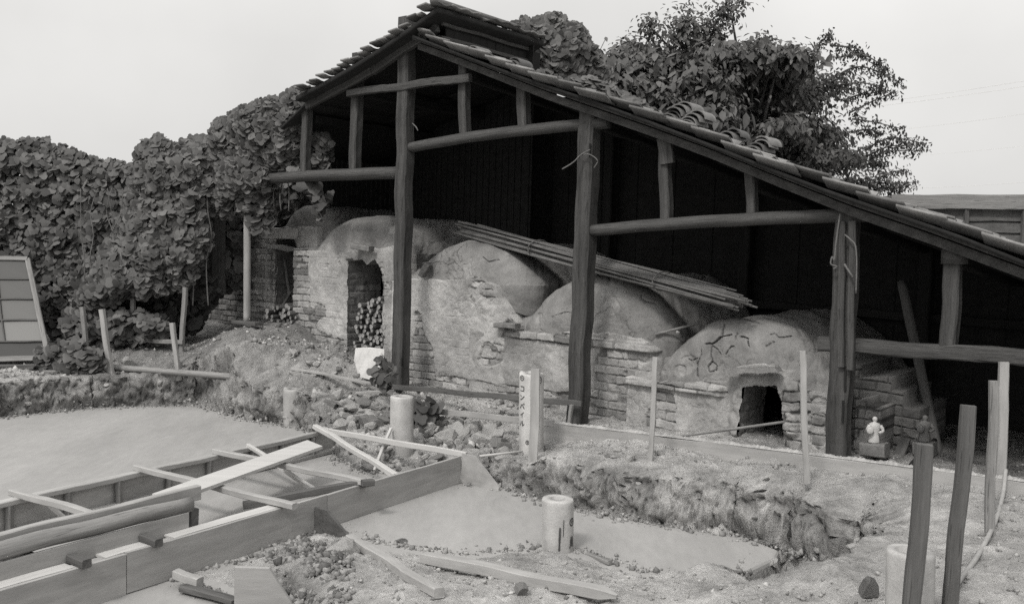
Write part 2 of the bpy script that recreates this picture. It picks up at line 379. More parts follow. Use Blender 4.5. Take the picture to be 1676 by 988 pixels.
def gz(x, y):
    i = int(np.clip(np.searchsorted(xs, x) - 1, 0, len(xs) - 2)); j = int(np.clip(np.searchsorted(ys, y) - 1, 0, len(ys) - 2))
    fx = (x - xs[i]) / (xs[i + 1] - xs[i]); fy = (y - ys[j]) / (ys[j + 1] - ys[j])
    return float((GZ[i, j] * (1 - fx) + GZ[i + 1, j] * fx) * (1 - fy) + (GZ[i, j + 1] * (1 - fx) + GZ[i + 1, j + 1] * fx) * fy)
def onground(px, py):      # pixel -> point on the ground surface
    r = ray(px, py); d = 2.5
    while d < 16:
        p = CAM + r * d
        if p.z <= gz(p.x, p.y): return p
        d += .012
    return CAM + r * d
# concrete blinding
sl_px = [(-260, 640), (150, 640), (320, 640), (520, 680), (640, 750), (800, 770), (1000, 835), (1195, 868), (1277, 899), (1270, 912), (1196, 946), (1130, 975), (1000, 985), (800, 985), (620, 960), (430, 1120), (-400, 1160)]
sp = [tuple(G(x, y, C).xy) for x, y in sl_px]
bm = bmesh.new()
f = bm.faces.new([bm.verts.new((x, y, C)) for x, y in sp]); f.normal_update()
if f.normal.z < 0: f.normal_flip()
ex = bmesh.ops.extrude_face_region(bm, geom=[f]); 
for v in ex['geom']:
    if isinstance(v, bmesh.types.BMVert): v.co.z -= .14
bmesh.ops.recalc_face_normals(bm, faces=bm.faces)
me = bpy.data.meshes.new('concrete_slab'); bm.to_mesh(me); bm.free(); me.materials.append(M['concrete'])
o = bpy.data.objects.new('concrete_slab', me); COL.objects.link(o)
tag(o, 'smooth grey blinding concrete on the floor of the excavated pit', kind='structure')
bv = o.modifiers.new('b', 'BEVEL'); bv.width = .03; bv.segments = 3; bv.limit_method = 'ANGLE'

# gravel and crumbs of earth lying on the soil
def pebbles(name, n, rmin, rmax, sampler, m, tonef):
    base = [(1, 0, 0), (-1, 0, 0), (0, 1, 0), (0, -1, 0), (0, 0, 1), (0, 0, -1)]
    tri = [(0, 2, 4), (2, 1, 4), (1, 3, 4), (3, 0, 4), (2, 0, 5), (1, 2, 5), (3, 1, 5), (0, 3, 5)]
    V = []; Fc = []; T = []
    k = 0
    while k < n:
        x, y = sampler()
        if min(sdp1(x, y), 9) < .03: continue
        r = rmin * (rmax / rmin) ** (random.random() ** 2.2); z = gz(x, y) + r * .15
        q = Matrix.Rotation(random.random() * 6, 3, Vector((random.random(), random.random(), random.random() + .1)).normalized())
        s = (random.uniform(.7, 1.3), random.uniform(.6, 1.1), random.uniform(.45, .9)); tt = tonef()
        for b in base:
            v = q @ Vector((b[0] * s[0], b[1] * s[1], b[2] * s[2])) * r * random.uniform(.8, 1.2); V.append((x + v.x, y + v.y, z + v.z)); T.append(tt)
        Fc += [tuple(6 * k + i for i in t) for t in tri]; k += 1
    return mesh(name, V, np.array(Fc), m, loc=(0, 0, 0), tone=T)
def sdp1(x, y): return float(np.minimum(sdpoly(np.array([x]), np.array([y]), pit), sdpoly(np.array([x]), np.array([y]), hole))[0])
def samp_front():
    while True:
        d = 3.4 + 4.2 * random.random() ** 1.2; px = random.uniform(380, 1720)
        p = P(px, 494, d)
        if (p - O).dot(N) < -.35: return p.x, p.y
def samp_back():
    while True:
        p = P(random.uniform(-30, 900), 494, random.uniform(7.2, 11.2))
        if (p - O).dot(N) < .3: return p.x, p.y
tag(pebbles('gravel', 1500, .005, .024, samp_front, M['gravel'], lambda: random.uniform(.55, 1.12)), 'small stones and crumbs strewn over the near earth', kind='stuff')
tag(pebbles('rubble_crumbs', 2100, .01, .05, samp_back, M['gravel'], lambda: random.uniform(.35, 1.25)), 'small broken brick and earth crumbs below the kiln', kind='stuff')

def crumbs(name, n, rmin, rmax, m, tonef, samp):
    base = np.array([(1, 0, 0), (-1, 0, 0), (0, 1, 0), (0, -1, 0), (0, 0, 1), (0, 0, -1)], float)
    tri = np.array([(0, 2, 4), (2, 1, 4), (1, 3, 4), (3, 0, 4), (2, 0, 5), (1, 2, 5), (3, 1, 5), (0, 3, 5)])
    xy = samp(n); n = len(xy); r = rmin * (rmax / rmin) ** (rng.random(n) ** 2.4)
    A = rng.normal(0, 1, (n, 3, 3)); Q, _ = np.linalg.qr(A); sc3 = rng.uniform(.55, 1.25, (n, 1, 3))
    V = np.einsum('nij,nkj->nki', Q, base[None] * sc3) * r[:, None, None] * rng.uniform(.75, 1.2, (n, 6, 1))
    zz = np.array([max(gz(x, y), C if sd_ < .1 else -9) for x, y, sd_ in xy]) + r * .2
    V += np.stack([xy[:, 0], xy[:, 1], zz], -1)[:, None]
    return mesh(name, V.reshape(-1, 3), (tri[None] + 6 * np.arange(n)[:, None, None]).reshape(-1, 3), m, loc=(0, 0, 0), tone=np.repeat(tonef(n), 6))
def samp_edge(n):      # earth spilled from the banks on to the concrete
    k = np.argwhere((GSD > -.16) & (GSD < .02) & (GY > 3.6) & (GY < 11) & (GX > -6) & (GX < 4)); k = k[rng.permutation(len(k))[:n * 6]]
    sd_ = GSD[k[:, 0], k[:, 1]]; keep = rng.random(len(k)) < np.exp(np.minimum(sd_, 0) / .04); k = k[keep][:n]
    return np.stack([GX[k[:, 0], k[:, 1]] + rng.normal(0, .01, len(k)), GY[k[:, 0], k[:, 1]] + rng.normal(0, .01, len(k)), GSD[k[:, 0], k[:, 1]]], -1)
def samp_soil(n):
    k = np.argwhere((GSD > .03) & (GY > 3.4) & (GY < 11.5) & (GX > -5.5) & (GX < 4.2) & (f2 + .8 * f1 > -.05)); k = k[rng.permutation(len(k))[:n]]
    return np.stack([GX[k[:, 0], k[:, 1]] + rng.normal(0, .01, len(k)), GY[k[:, 0], k[:, 1]] + rng.normal(0, .01, len(k)), np.full(len(k), 1.)], -1)
tag(crumbs('spilled_earth', 5200, .004, .03, M['gravel'], lambda n: rng.uniform(.4, .95, n), samp_edge), 'crumbled earth spilled on the edge of the concrete floor', kind='stuff')
tag(crumbs('earth_crumbs', 11000, .003, .016, M['gravel'], lambda n: rng.uniform(.45, 1.15, n), samp_soil), 'fine loose crumbs of earth all over the ground', kind='stuff')
def samp_heap(n):
    q = []
    while len(q) < n:
        x, y = random.uniform(430, 565), random.uniform(885, 1000)
        if random.random() < .9 and y > 905 - (x - 440) * .35: p = G(x, y, -.25); q.append((p.x + random.gauss(0, .02), p.y + random.gauss(0, .02), 1.))
    return np.array(q)
tag(crumbs('loose_earth', 2600, .006, .034, M['gravel'], lambda n: rng.uniform(.25, .7, n), samp_heap), 'dark crumbly earth heaped against the near form', kind='stuff')

# ================================================================== KILN
K0 = .35
def brick_layer(S, Z, seed):
    bw_, bh = .215, .078
    zz = Z + .022 * fbm(S, Z, 1.8, 3, seed); row = np.floor(zz / bh); fz = zz / bh - row
    ss = S + .012 * fbm(S, Z, 3, 2, seed + 5) + row * .1125 + .03 * _h(row.astype(np.int64), 0 * row.astype(np.int64), 3, seed)
    col = np.floor(ss / bw_); fs = ss / bw_ - col
    dz = np.minimum(fz, 1 - fz) * bh; ds = np.minimum(fs, 1 - fs) * bw_
    er = .007 * fbm(S, Z, 18, 4, seed + 9)
    d = np.minimum(dz, ds) + er
    rnd = _h(row.astype(np.int64), col.astype(np.int64), 1, seed); rnd2 = _h(row.astype(np.int64), col.astype(np.int64), 2, seed)
    chip = smooth(.1, .35, fbm(S, Z, 8, 4, seed + 13)); body = smooth(.0015 + .006 * chip, .0075 + .02 * chip, d)
    return body * (.006 + .015 * (rnd - .45) - .008 * chip) - .009 * (1 - body) + .005 * fbm(S, Z, 30, 3, seed + 15), body, rnd2
def kiln_wall(name, s0, s1, z0, ztop, t0, parent, seed, plaster=None, holes=(), bulge=None, rim=.16, base_tone=1., label=None, ds=.0066):
    ns = int((s1 - s0) / ds) + 1; zmax = max(ztop(x) for x in (s0, (s0 + s1) / 2, s1)); nzz = int((zmax - z0) / ds) + 1
    s = np.linspace(s0, s1, ns); v = np.linspace(0, 1, nzz)
    zt = np.array([ztop(x) for x in s]) + .035 * fbm(s, s * 0, 4, 4, seed + 2)
    S, Vv = np.meshgrid(s, v, indexing='ij'); Z = z0 + (zt[:, None] - z0) * Vv
    S = S + .01 * fbm(S, Z, 4, 3, seed + 77)*np.clip(np.minimum(S-s0,s1-S)/.05,0,1)
    db, body, r2 = brick_layer(S, Z, seed)
    pm = (plaster(S, Z) if plaster else -1 + 0 * S) + .95 * fbm(S, Z, 2.8, 6, seed + 31, .64)
    pl = smooth(-.02, .05, pm)
    dp = .016 + .016 * fbm(S, Z, 3.5, 4, seed + 41) + .008 * fbm(S, Z, 20, 4, seed + 43) - .009 * smooth(.25, 0, pm)
    d = db * (1 - pl) + np.maximum(dp, db * .35 + .012) * pl + .02 * fbm(S, Z, 1.3, 2, seed + 51)
    if bulge is not None: d = d + bulge(S, Z)
    tn = (.55 + .62 * r2 + .25 * fbm(S, Z, 9, 4, seed + 17)) * body + (.5 + .7 * fbm(S, Z, 2.5, 3, seed + 19)) * (1 - body)
    crackle = np.abs(fbm(S, Z, 5, 4, seed + 61)); line = smooth(.03, .0, crackle) * smooth(.0, .3, fbm(S, Z, 1.4, 2, seed + 63))
    tp = 1.03 + .55 * fbm(S, Z, 3, 6, seed + 71, .66) + .42 * fbm(S, Z, 1.2, 2, seed + 73) + .28 * line
    d = d - .006 * line * pl
    edge_dust = smooth(.12, 0, np.abs(pm)) * .12
    tone = (tn * (1 - pl) + tp * pl + edge_dust) * base_tone
    # fold the sheet back round its top and ends so that it is a solid face
    def pad(A, B): return np.concatenate([B[:1], A, B[-1:]], 0)
    D = t0 - d
    S2 = pad(S, S); Z2 = pad(Z, Z); D2 = pad(D, D + 0); D2[0] += rim; D2[-1] += rim; T2 = pad(tone, tone)
    S2 = np.concatenate([S2, S2[:, -1:]], 1); Z2 = np.concatenate([Z2, Z2[:, -1:] + .004], 1); D2 = np.concatenate([D2, D2[:, -1:] + rim], 1); T2 = np.concatenate([T2, T2[:, -1:] * 1.1], 1)
    V = np.array(O)[None, None] + S2[..., None] * np.array(U) + D2[..., None] * np.array(N); V[..., 2] += Z2
    mask = None
    if holes:
        cs = .25 * (S2[:-1, :-1] + S2[1:, :-1] + S2[1:, 1:] + S2[:-1, 1:]); cz = .25 * (Z2[:-1, :-1] + Z2[1:, :-1] + Z2[1:, 1:] + Z2[:-1, 1:])
        mask = np.ones(cs.shape, bool)
        for h in holes:
            mask &= ~inpoly(cs + .012 * fbm(cs, cz, 14, 3, seed + 91), cz + .01 * fbm(cs, cz, 14, 3, seed + 92), h)
    o = mesh(name, V, gridfaces(*S2.shape, mask), M['plaster'], parent, smooth_=True, tone=T2)
    if label: o['label'] = label
    LAST[0] = o
    return o
LAST = [None]
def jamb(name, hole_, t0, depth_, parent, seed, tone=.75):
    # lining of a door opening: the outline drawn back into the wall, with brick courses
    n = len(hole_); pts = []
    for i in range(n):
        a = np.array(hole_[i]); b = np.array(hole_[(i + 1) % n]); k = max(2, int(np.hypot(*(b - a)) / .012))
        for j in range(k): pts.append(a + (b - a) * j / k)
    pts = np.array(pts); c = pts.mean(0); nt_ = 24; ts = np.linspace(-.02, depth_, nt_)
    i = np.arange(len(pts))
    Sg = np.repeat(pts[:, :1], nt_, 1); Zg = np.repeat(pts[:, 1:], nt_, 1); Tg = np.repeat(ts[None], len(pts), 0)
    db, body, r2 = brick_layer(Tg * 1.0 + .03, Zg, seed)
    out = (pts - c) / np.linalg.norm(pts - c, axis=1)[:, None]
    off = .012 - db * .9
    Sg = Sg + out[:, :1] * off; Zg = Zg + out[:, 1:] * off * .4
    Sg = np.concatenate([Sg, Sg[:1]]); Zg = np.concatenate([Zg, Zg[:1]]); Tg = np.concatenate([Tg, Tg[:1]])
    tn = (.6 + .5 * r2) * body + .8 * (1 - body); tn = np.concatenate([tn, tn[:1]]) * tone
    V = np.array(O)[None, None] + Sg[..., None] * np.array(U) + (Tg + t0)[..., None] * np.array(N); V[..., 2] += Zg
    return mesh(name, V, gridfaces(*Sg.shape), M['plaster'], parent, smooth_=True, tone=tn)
def vault(name, c, aL, aR, b, t0, t1, parent, seed, cracks=(), patch=(), fr=.34, sink=.25, tone_=1., skirt=.12, tiltr=0., door=None):
    fr = .27
    """clay vault: domed front wall rounding over into a barrel that runs back"""
    cs, cz = c
    th = np.linspace(-.3, math.pi + .3, 240); nr = 90; ntt = 50
    rho = np.linspace(0, 1, nr); ext = np.linspace(0, 1, ntt)[1:] ** 1.4
    TH, RO = np.meshgrid(th, rho, indexing='ij')
    cx = np.cos(TH); A = np.where(cx > 0, aR, aL)
    px_ = A * 1.14 * cx; pz_ = np.where(np.sin(TH) >= 0, b * np.maximum(0, 1 - np.abs(cx) ** 2.3) ** .95, b * np.sin(TH))
    pz_ = np.where(pz_ < 0, pz_ * 2.6, pz_)
    S1 = cs + px_ * RO; Z1 = cz + pz_ * RO + skirt * 0; T1 = t0 + fr * (1 - np.maximum(0, 1 - RO ** 3.2) ** (1 / 2.2))
    E = np.repeat(ext[None], len(th), 0)
    S2 = cs + np.repeat(px_[:, -1:], ntt - 1, 1); Z2 = cz + np.repeat(pz_[:, -1:], ntt - 1, 1) + tiltr * E; T2 = t0 + fr + E * (t1 - t0 - fr)
    S = np.concatenate([S1, S2], 1); Z = np.concatenate([Z1, Z2], 1); T = np.concatenate([T1, T2], 1)
    q = .034 * fbm(S + T * .7, Z + T * .4, 2.6, 4, seed) + .012 * fbm(S + T, Z - T * .6, 11, 5, seed + 3, .6)
    tn = 1 + .42 * fbm(S + T * .6, Z + T * .3, 2.2, 5, seed + 7) + .12 * fbm(S - T, Z, 12, 3, seed + 9)
    nsz = RO_n = np.concatenate([RO, np.ones_like(E)], 1)
    ins = np.zeros_like(S)
    for cr, wd in cracks:
        pl = [SZ(x, y, t0 + .05) for x, y in cr]
        wob = .007 * fbm(S, Z, 16, 3, seed + 15)
        d = segdist(S + wob, Z - wob, pl) + .35 * np.maximum(0, T - t0 - fr)
        wd2 = wd * (.45 + .5 * fbm(S, Z, 7, 2, seed + 16)); ins = np.maximum(ins, .9 * smooth(wd2 + .001, wd2 * .4, d))
    for (x, y), r_, dep_ in patch:
        a0 = np.array(SZ(x, y, t0 + .05)); d = np.hypot((S - a0[0]), (Z - a0[1]) * 1.2) / r_ + .35 * fbm(S, Z, 9, 4, seed + 19)
        k = smooth(1.05, .9, d) * (T < t0 + fr); q = q - dep_ * k * (1 + .5 * fbm(S, Z, 20, 3, seed + 23)); tn = tn + .22 * k * (1 + fbm(S, Z, 22, 3, seed + 29))
    hair = np.abs(fbm(S + .8 * T, Z - .5 * T, 3.4, 5, seed + 41, .55)); hm = smooth(-.1, .3, fbm(S + T, Z, 1.6, 3, seed + 43)); hl = smooth(.018, .004, hair) * hm
    tn = tn * (1 - .4 * hl); q = q - .005 * hl; flake = smooth(.22, .26, fbm(S + .5 * T, Z, 4.5, 4, seed + 47)); q = q - .008 * flake; tn = tn * (1 + .16 * flake - .22 * smooth(.1, .5, fbm(S - .6 * T, Z, 1.8, 4, seed + 49)))
    # push outward from the centre / towards the viewer
    rx = (S - cs); rz = (Z - cz); rl = np.hypot(rx, rz) + 1e-6; wv = np.clip((T - t0) / fr, 0, 1)
    S = S + q * wv * rx / rl; Z = Z + q * wv * rz / rl; T = T - q * (1 - wv)
    T = T + .035 * ins; tn = tn * (1 - .72 * ins)
    V = np.array(O)[None, None] + S[..., None] * np.array(U) + T[..., None] * np.array(N); V[..., 2] += Z
    mask = None
    if door:
        a4 = lambda Q: .25 * (Q[:-1, :-1] + Q[1:, :-1] + Q[1:, 1:] + Q[:-1, 1:])
        mask = ~((sdpoly(a4(S), a4(Z), door) < .03) & (a4(T) < t0 + .5))
    return mesh(name, V, gridfaces(*S.shape, mask), M['clay'], parent, smooth_=True, tone=tn * tone_)

kiln = thing('climbing_kiln', W(1.2, .35, 0), 'long brick and clay climbing kiln with five stepped vaults under the timber roof', 'kiln')
def ell(lst, t):      # patches given in survey pixels: (x, y, rx, ry, value)
    E = []
    for x, y, rx, ry, v in lst:
        c = SZ(x, y, t); a = SZ(x + rx, y, t); b = SZ(x, y + ry, t); E.append((c, abs(a[0] - c[0]), abs(b[1] - c[1]), v))
    def f_(S, Z, base):
        r = base + 0 * S
        for c, a, b, v in E:
            k = smooth(1.25, .75, np.hypot((S - c[0]) / a, (Z - c[1]) / b)); r = r * (1 - k) + v * k
        return r
    return f_
def topline(pts, t):
    q = sorted(SZ(x, y, t) for x, y in pts); xs_, zs_ = [a for a, _ in q], [b for _, b in q]
    return lambda s: float(np.interp(s, xs_, zs_))
def s_of(px, py, t): return SZ(px, py, t)[0]
def hpoly(pts, t): return [SZ(x, y, t) for x, y in pts]
# chamber A (far left)
tA = .62; dA = hpoly([(454, 388), (482, 388), (492, 420), (492, 500), (452, 500)], tA)
eA = ell([(505, 410, 34, 60, .9), (430, 400, 40, 40, .1), (430, 460, 40, 60, -.9)], tA)
kiln_wall('kiln_wall', s_of(402, 450, tA), s_of(520, 450, tA), .1, topline([(402, 372), (520, 372)], tA), tA, kiln, 101, lambda S, Z: eA(S, Z, -.4), [dA], base_tone=1.15); wallA = LAST[0]
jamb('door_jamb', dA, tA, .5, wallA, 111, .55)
vault('kiln_vault', SZ(492, 380, tA + .05), .42, .52, .36, tA + .015, 2.3, kiln, 121, tone_=.85, door=dA)
slab_poly('door_lintel', [FP(446, 375, .5), FP(446, 391, .5), FP(486, 391, .5), FP(488, 374, .5)], .15, M['stone'], wallA)
# chamber B
tB = .42; dB = hpoly([(572, 428), (596, 424), (604, 434), (616, 424), (627, 444), (629, 480), (628, 575), (570, 575)], tB)
eB = ell([(535, 450, 36, 50, .35), (545, 545, 32, 45, .15), (492, 500, 14, 90, -.9), (520, 575, 50, 30, -.6), (600, 410, 50, 20, .4), (556, 490, 14, 60, .2), (640, 480, 12, 90, .35)], tB)
kiln_wall('kiln_wall', s_of(479, 500, tB), s_of(664, 500, tB), .0, topline([(479, 408), (560, 412), (664, 402)], tB), tB, kiln, 201, lambda S, Z: eB(S, Z, -.1), [dB], base_tone=1.0); wallB = LAST[0]
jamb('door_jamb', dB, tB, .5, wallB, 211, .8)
vault('kiln_vault', SZ(590, 412, tB + .05), s_of(590, 412, tB) - s_of(512, 412, tB), .62, SZ(590, 356, tB + .2)[1] - SZ(590, 412, tB)[1] + .03, tB + .015, 2.3, kiln, 221, tone_=.95, door=dB)
# chamber C
tC = .35
eC = ell([(690, 600, 18, 70, -.55), (700, 650, 60, 30, -.8), (780, 650, 110, 26, -.7), (800, 578, 24, 22, -.75), (752, 530, 60, 60, .8), (790, 480, 30, 22, -.1), (700, 480, 30, 30, .5)], tC)
def bulgeC(S, Z):
    a0 = SZ(795, 485, tC); a1 = SZ(800, 580, tC)
    return .05 * np.exp(-(((S - a0[0]) / .16) ** 2 + ((Z - a0[1]) / .14) ** 2)) * (1 + .8 * fbm(S, Z, 9, 4, 5)) - .05 * smooth(s_of(815, 560, tC), s_of(842, 560, tC), S) - .03 * smooth(1.1, .8, np.hypot((S - a1[0]) / .11, (Z - a1[1]) / .11) + .4 * fbm(S, Z, 10, 3, 6))
kiln_wall('kiln_wall', s_of(640, 560, tC), s_of(842, 560, tC), -.12, topline([(640, 458), (790, 459), (815, 468), (832, 500), (842, 530)], tC), tC, kiln, 301, lambda S, Z: eC(S, Z, .35), bulge=bulgeC, base_tone=1.08)
vault('kiln_vault', SZ(758, 461, tC + .05), s_of(758, 460, tC) - s_of(676, 460, tC), s_of(852, 460, tC) - s_of(758, 460, tC), SZ(765, 397, tC + .2)[1] - SZ(765, 461, tC)[1] + .02, tC + .015, 2.3, kiln, 321,
      cracks=[([(752, 398), (748, 412), (755, 425)], .008), ([(700, 432), (722, 428), (738, 434)], .006), ([(790, 420), (800, 428), (812, 424)], .006)])
# chamber D
tD = .36
eD = ell([(1018, 620, 42, 75, -.8), (905, 552, 130, 9, -.8), (880, 600, 60, 40, .7), (800, 590, 22, 24, -.7), (900, 655, 110, 18, -.5), (1052, 600, 16, 60, .3)], tD)
def bulgeD(S, Z):
    zt = SZ(905, 551, tD)[1]; return .04 * smooth(.045, .03, np.abs(Z - zt + .01)) * smooth(s_of(815, 600, tD), s_of(850, 600, tD), S) - .06 * smooth(s_of(1052, 600, tD), s_of(1072, 600, tD), S)
kiln_wall('kiln_wall', s_of(770, 600, tD), s_of(1072, 600, tD), -.15, topline([(800, 541), (900, 545), (1010, 546), (1045, 552), (1072, 575)], tD), tD, kiln, 401, lambda S, Z: eD(S, Z, .4), bulge=bulgeD, base_tone=1.02)
vault('kiln_vault', SZ(975, 548, tD + .05), s_of(975, 545, tD) - s_of(856, 545, tD), s_of(1082, 545, tD) - s_of(975, 545, tD), SZ(985, 450, tD + .2)[1] - SZ(985, 548, tD)[1] + .01, tD + .015, 2.3, kiln, 421,
      cracks=[([(905, 520), (918, 514), (930, 510), (941, 512)], .007), ([(1035, 470), (1042, 490), (1060, 500)], .006)], patch=[((880, 520), .07, .02), ((1003, 500), .1, .012)])
# chamber E
tE = .30; dE = hpoly([(1221, 630), (1277, 630), (1283, 662), (1285, 760), (1211, 760), (1214, 690)], tE)
eE = ell([(1135, 632, 70, 10, -.8), (1140, 672, 50, 26, .8), (1085, 680, 24, 50, -.4), (1205, 660, 16, 60, .3), (1303, 690, 26, 60, -.5), (1250, 615, 60, 14, .3), (1340, 690, 20, 40, -.7)], tE)
def bulgeE(S, Z):
    a0 = SZ(1120, 632, tE)[1]; sL = SZ(1190, 630, tE)[0]; dd = segdist(S, Z, hpoly([(1210, 700), (1214, 650), (1225, 622), (1270, 622), (1290, 640), (1296, 700)], tE))
    return .05 * smooth(.05, .035, np.abs(Z - a0)) * smooth(sL, sL - .05, S) + .045 * smooth(.1, .03, dd + .02 * fbm(S, Z, 9, 3, 8)) * (1 + .5 * fbm(S, Z, 12, 3, 9))
kiln_wall('kiln_wall', s_of(1030, 680, tE + .04), s_of(1358, 680, tE), -.2, topline([(1030, 616), (1066, 622), (1190, 624), (1206, 602), (1250, 592), (1296, 606), (1316, 640), (1358, 650)], tE), tE, kiln, 501, lambda S, Z: eE(S, Z, .3), [dE], bulge=bulgeE, base_tone=1.0); wallE = LAST[0]
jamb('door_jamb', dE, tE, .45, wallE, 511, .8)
slab_poly('lintel_board', [FP(1190, 602, .22), FP(1194, 609, .22), FP(1282, 607, .22), FP(1276, 599, .22)], .1, M['grey_wood'], wallE)
vault('kiln_vault', SZ(1205, 628, tE + .05), s_of(1205, 625, tE) - s_of(1078, 625, tE), s_of(1352, 640, tE) - s_of(1205, 640, tE), SZ(1200, 519, tE + .2)[1] - SZ(1200, 628, tE)[1] + .01, tE + .015, 2.3, kiln, 521, door=dE,
      cracks=[([(1179, 519), (1182, 551), (1165, 562), (1153, 562)], .013), ([(1165, 564), (1177, 571), (1183, 579)], .007), ([(1212, 551), (1224, 554), (1228, 567)], .011), ([(1256, 549), (1263, 546), (1270, 553), (1286, 551)], .009),
              ([(1266, 560), (1254, 566)], .009), ([(1166, 565), (1166, 579), (1169, 589), (1164, 600), (1166, 607), (1177, 605), (1177, 597), (1169, 591)], .010), ([(1147, 572), (1149, 582), (1145, 592), (1146, 615)], .008),
              ([(1191, 579), (1198, 567), (1203, 566)], .007), ([(1120, 585), (1132, 590), (1145, 585)], .006), ([(1205, 545), (1203, 556)], .005), ([(1182, 551), (1196, 547)], .006)],
      patch=[((1126, 597), .11, .02), ((1112, 605), .06, .02)])
# saddles of clay between the vaults and the rubble core behind the walls
def saddle(p, q, t, name='clay_saddle'):
    (s0, z0), (s1, z1) = p, q; n = 24; S, T = np.meshgrid(np.linspace(s0, s1, n), np.linspace(t, 2.3, 40), indexing='ij')
    f_ = (S - s0) / (s1 - s0); Z = z0 + (z1 - z0) * f_ - .05 * np.sin(f_ * math.pi) + .02 * fbm(S, T, 4, 4, 3) - .5 * smooth(.1, 0, f_) * 0
    V = np.array(O)[None, None] + S[..., None] * np.array(U) + T[..., None] * np.array(N); V[..., 2] += Z
    Vb = V.copy(); Vb = np.concatenate([V[:, :1] - np.array([0, 0, .5]), V], 1)
    mesh(name, Vb, gridfaces(n, 41), M['clay'], kiln, smooth_=True, tone=np.ones(n * 41))
def valley():      # clay bedding that fills the valleys between the vaults, along the whole kiln
    pts = [SZ(x, y, .55) for x, y in [(440, 398), (478, 404), (520, 404), (650, 410), (680, 442), (720, 455), (800, 482), (845, 506), (900, 518), (1030, 530), (1062, 545), (1092, 572), (1140, 590), (1320, 632), (1348, 650)]]
    sv = np.arange(pts[0][0], pts[-1][0], .02); tv_ = np.linspace(.5, 2.3, 60)
    S, T = np.meshgrid(sv, tv_, indexing='ij'); Z = np.interp(S, [p[0] for p in pts], [p[1] for p in pts]) + .03 * fbm(S, T, 3, 4, 3) + .012 * fbm(S, T, 12, 3, 4) - .06 * smooth(.62, .5, T)
    T = T + .0 * S; V = np.array(O)[None, None] + S[..., None] * np.array(U) + T[..., None] * np.array(N); V[..., 2] += Z
    low = V[:, :1].copy(); low[..., 2] -= .6; V = np.concatenate([low, V], 1)
    Sf = .5 * (S[:-1, 0] + S[1:, 0]); mk = np.ones((V.shape[0] - 1, V.shape[1] - 1), bool)
    for d_ in (dA, dB, dE):      # leave the doorways open
        xs_ = [p[0] for p in d_]; k_ = (Sf > min(xs_) - .03) & (Sf < max(xs_) + .03); mk[k_, 0] = False
    mesh('clay_bed', V, gridfaces(V.shape[0], V.shape[1], mk), M['clay'], kiln, smooth_=True, tone=(1 + .3 * fbm(S[:, :1] * 1, S[:, :1] * 0, 3, 4, 9) + np.zeros((1, V.shape[1]))))
valley()
# fire box steps at the low end
tF = .75
def stepF(s):
    for lim, z in stepsF:
        if s < lim: return z
    return stepsF[-1][1]
stepsF = [(s_of(1405, 690, tF), SZ(1400, 596, tF)[1]), (s_of(1457, 690, tF), SZ(1430, 618, tF)[1]), (s_of(1477, 690, tF), SZ(1470, 643, tF)[1]), (s_of(1505, 690, tF), SZ(1490, 670, tF)[1])]
kiln_wall('fire_box', s_of(1345, 690, tF), s_of(1505, 690, tF), -.2, stepF, tF, kiln, 601, lambda S, Z: -.5 + 0 * S, base_tone=.42, rim=.8)
tG = .38
kiln_wall('brick_pier', s_of(1333, 700, tG), s_of(1358, 700, tG), -.2, lambda s: SZ(1345, 650, tG)[1], tG - .08, kiln, 611, lambda S, Z: -.2 + 0 * S, base_tone=.9, rim=.3)
kiln_wall('brick_pier', s_of(1400, 700, tG), s_of(1440, 700, tG), -.2, lambda s: SZ(1412, 655 if s < s_of(1416, 700, tG) else 668, tG)[1], tG, kiln, 621, lambda S, Z: -.3 + 0 * S, base_tone=.6, rim=.4)

# ================================================================== SHED
shed = thing('kiln_shed', W(1.2, 0, 0), 'dark open timber shed with a long tiled roof sheltering the kiln', 'shed')
wd, sw = M['old_wood'], M['soot_wood']
def fpost(name, a, b, wpx, t=0., m=wd, dpt=None, **k):
    p0, p1 = FP(*b, t), FP(*a, t); ww = wpx * mpp(FP(*b, t)) / .86
    return timber(name, p0, p1, ww, dpt or ww, m, shed, up=N, rough=.006, **k)
fpost('post', (667, 30), (655, 646), 20, t=-.03)
fpost('post', (967, 178), (945, 694), 25)
fpost('post', (1389, 350), (1371, 745), 29)
fpost('post', (352, 290), (354, 482), 21, t=.15)
for a_, b_, w_ in [((503, 146), (500, 284), 12), ((587, 88), (581, 278), 14), ((760, 92), (761, 224), 14), ((855, 130), (860, 212), 16), ((1089, 215), (1090, 362), 15), ((1229, 266), (1230, 353), 14), ((1562, 396), (1553, 570), 22)]:
    fpost('strut', a_, b_, w_)
def fbeam(a, b, hpx, t=-.02, bend=0., round_=False):
    p0, p1 = FP(*a, t), FP(*b, t); h = hpx * mpp(p0.lerp(p1, .5))
    if round_: log('beam', p0, p1, h / 2, wd, shed, bend=bend, rough=.05)
    else: timber('beam', p0, p1, h * .8, h, wd, shed, bend=bend, rough=.006)
fbeam((432, 293), (655, 283), 19, bend=.01, round_=True)
fbeam((571, 153), (769, 127), 12, t=-.09)
fbeam((668, 242), (997, 201), 18, bend=.03, round_=True)
fbeam((970, 377), (1418, 352), 21, bend=.02, round_=True)
fbeam((1341, 562), (1760, 590), 25)
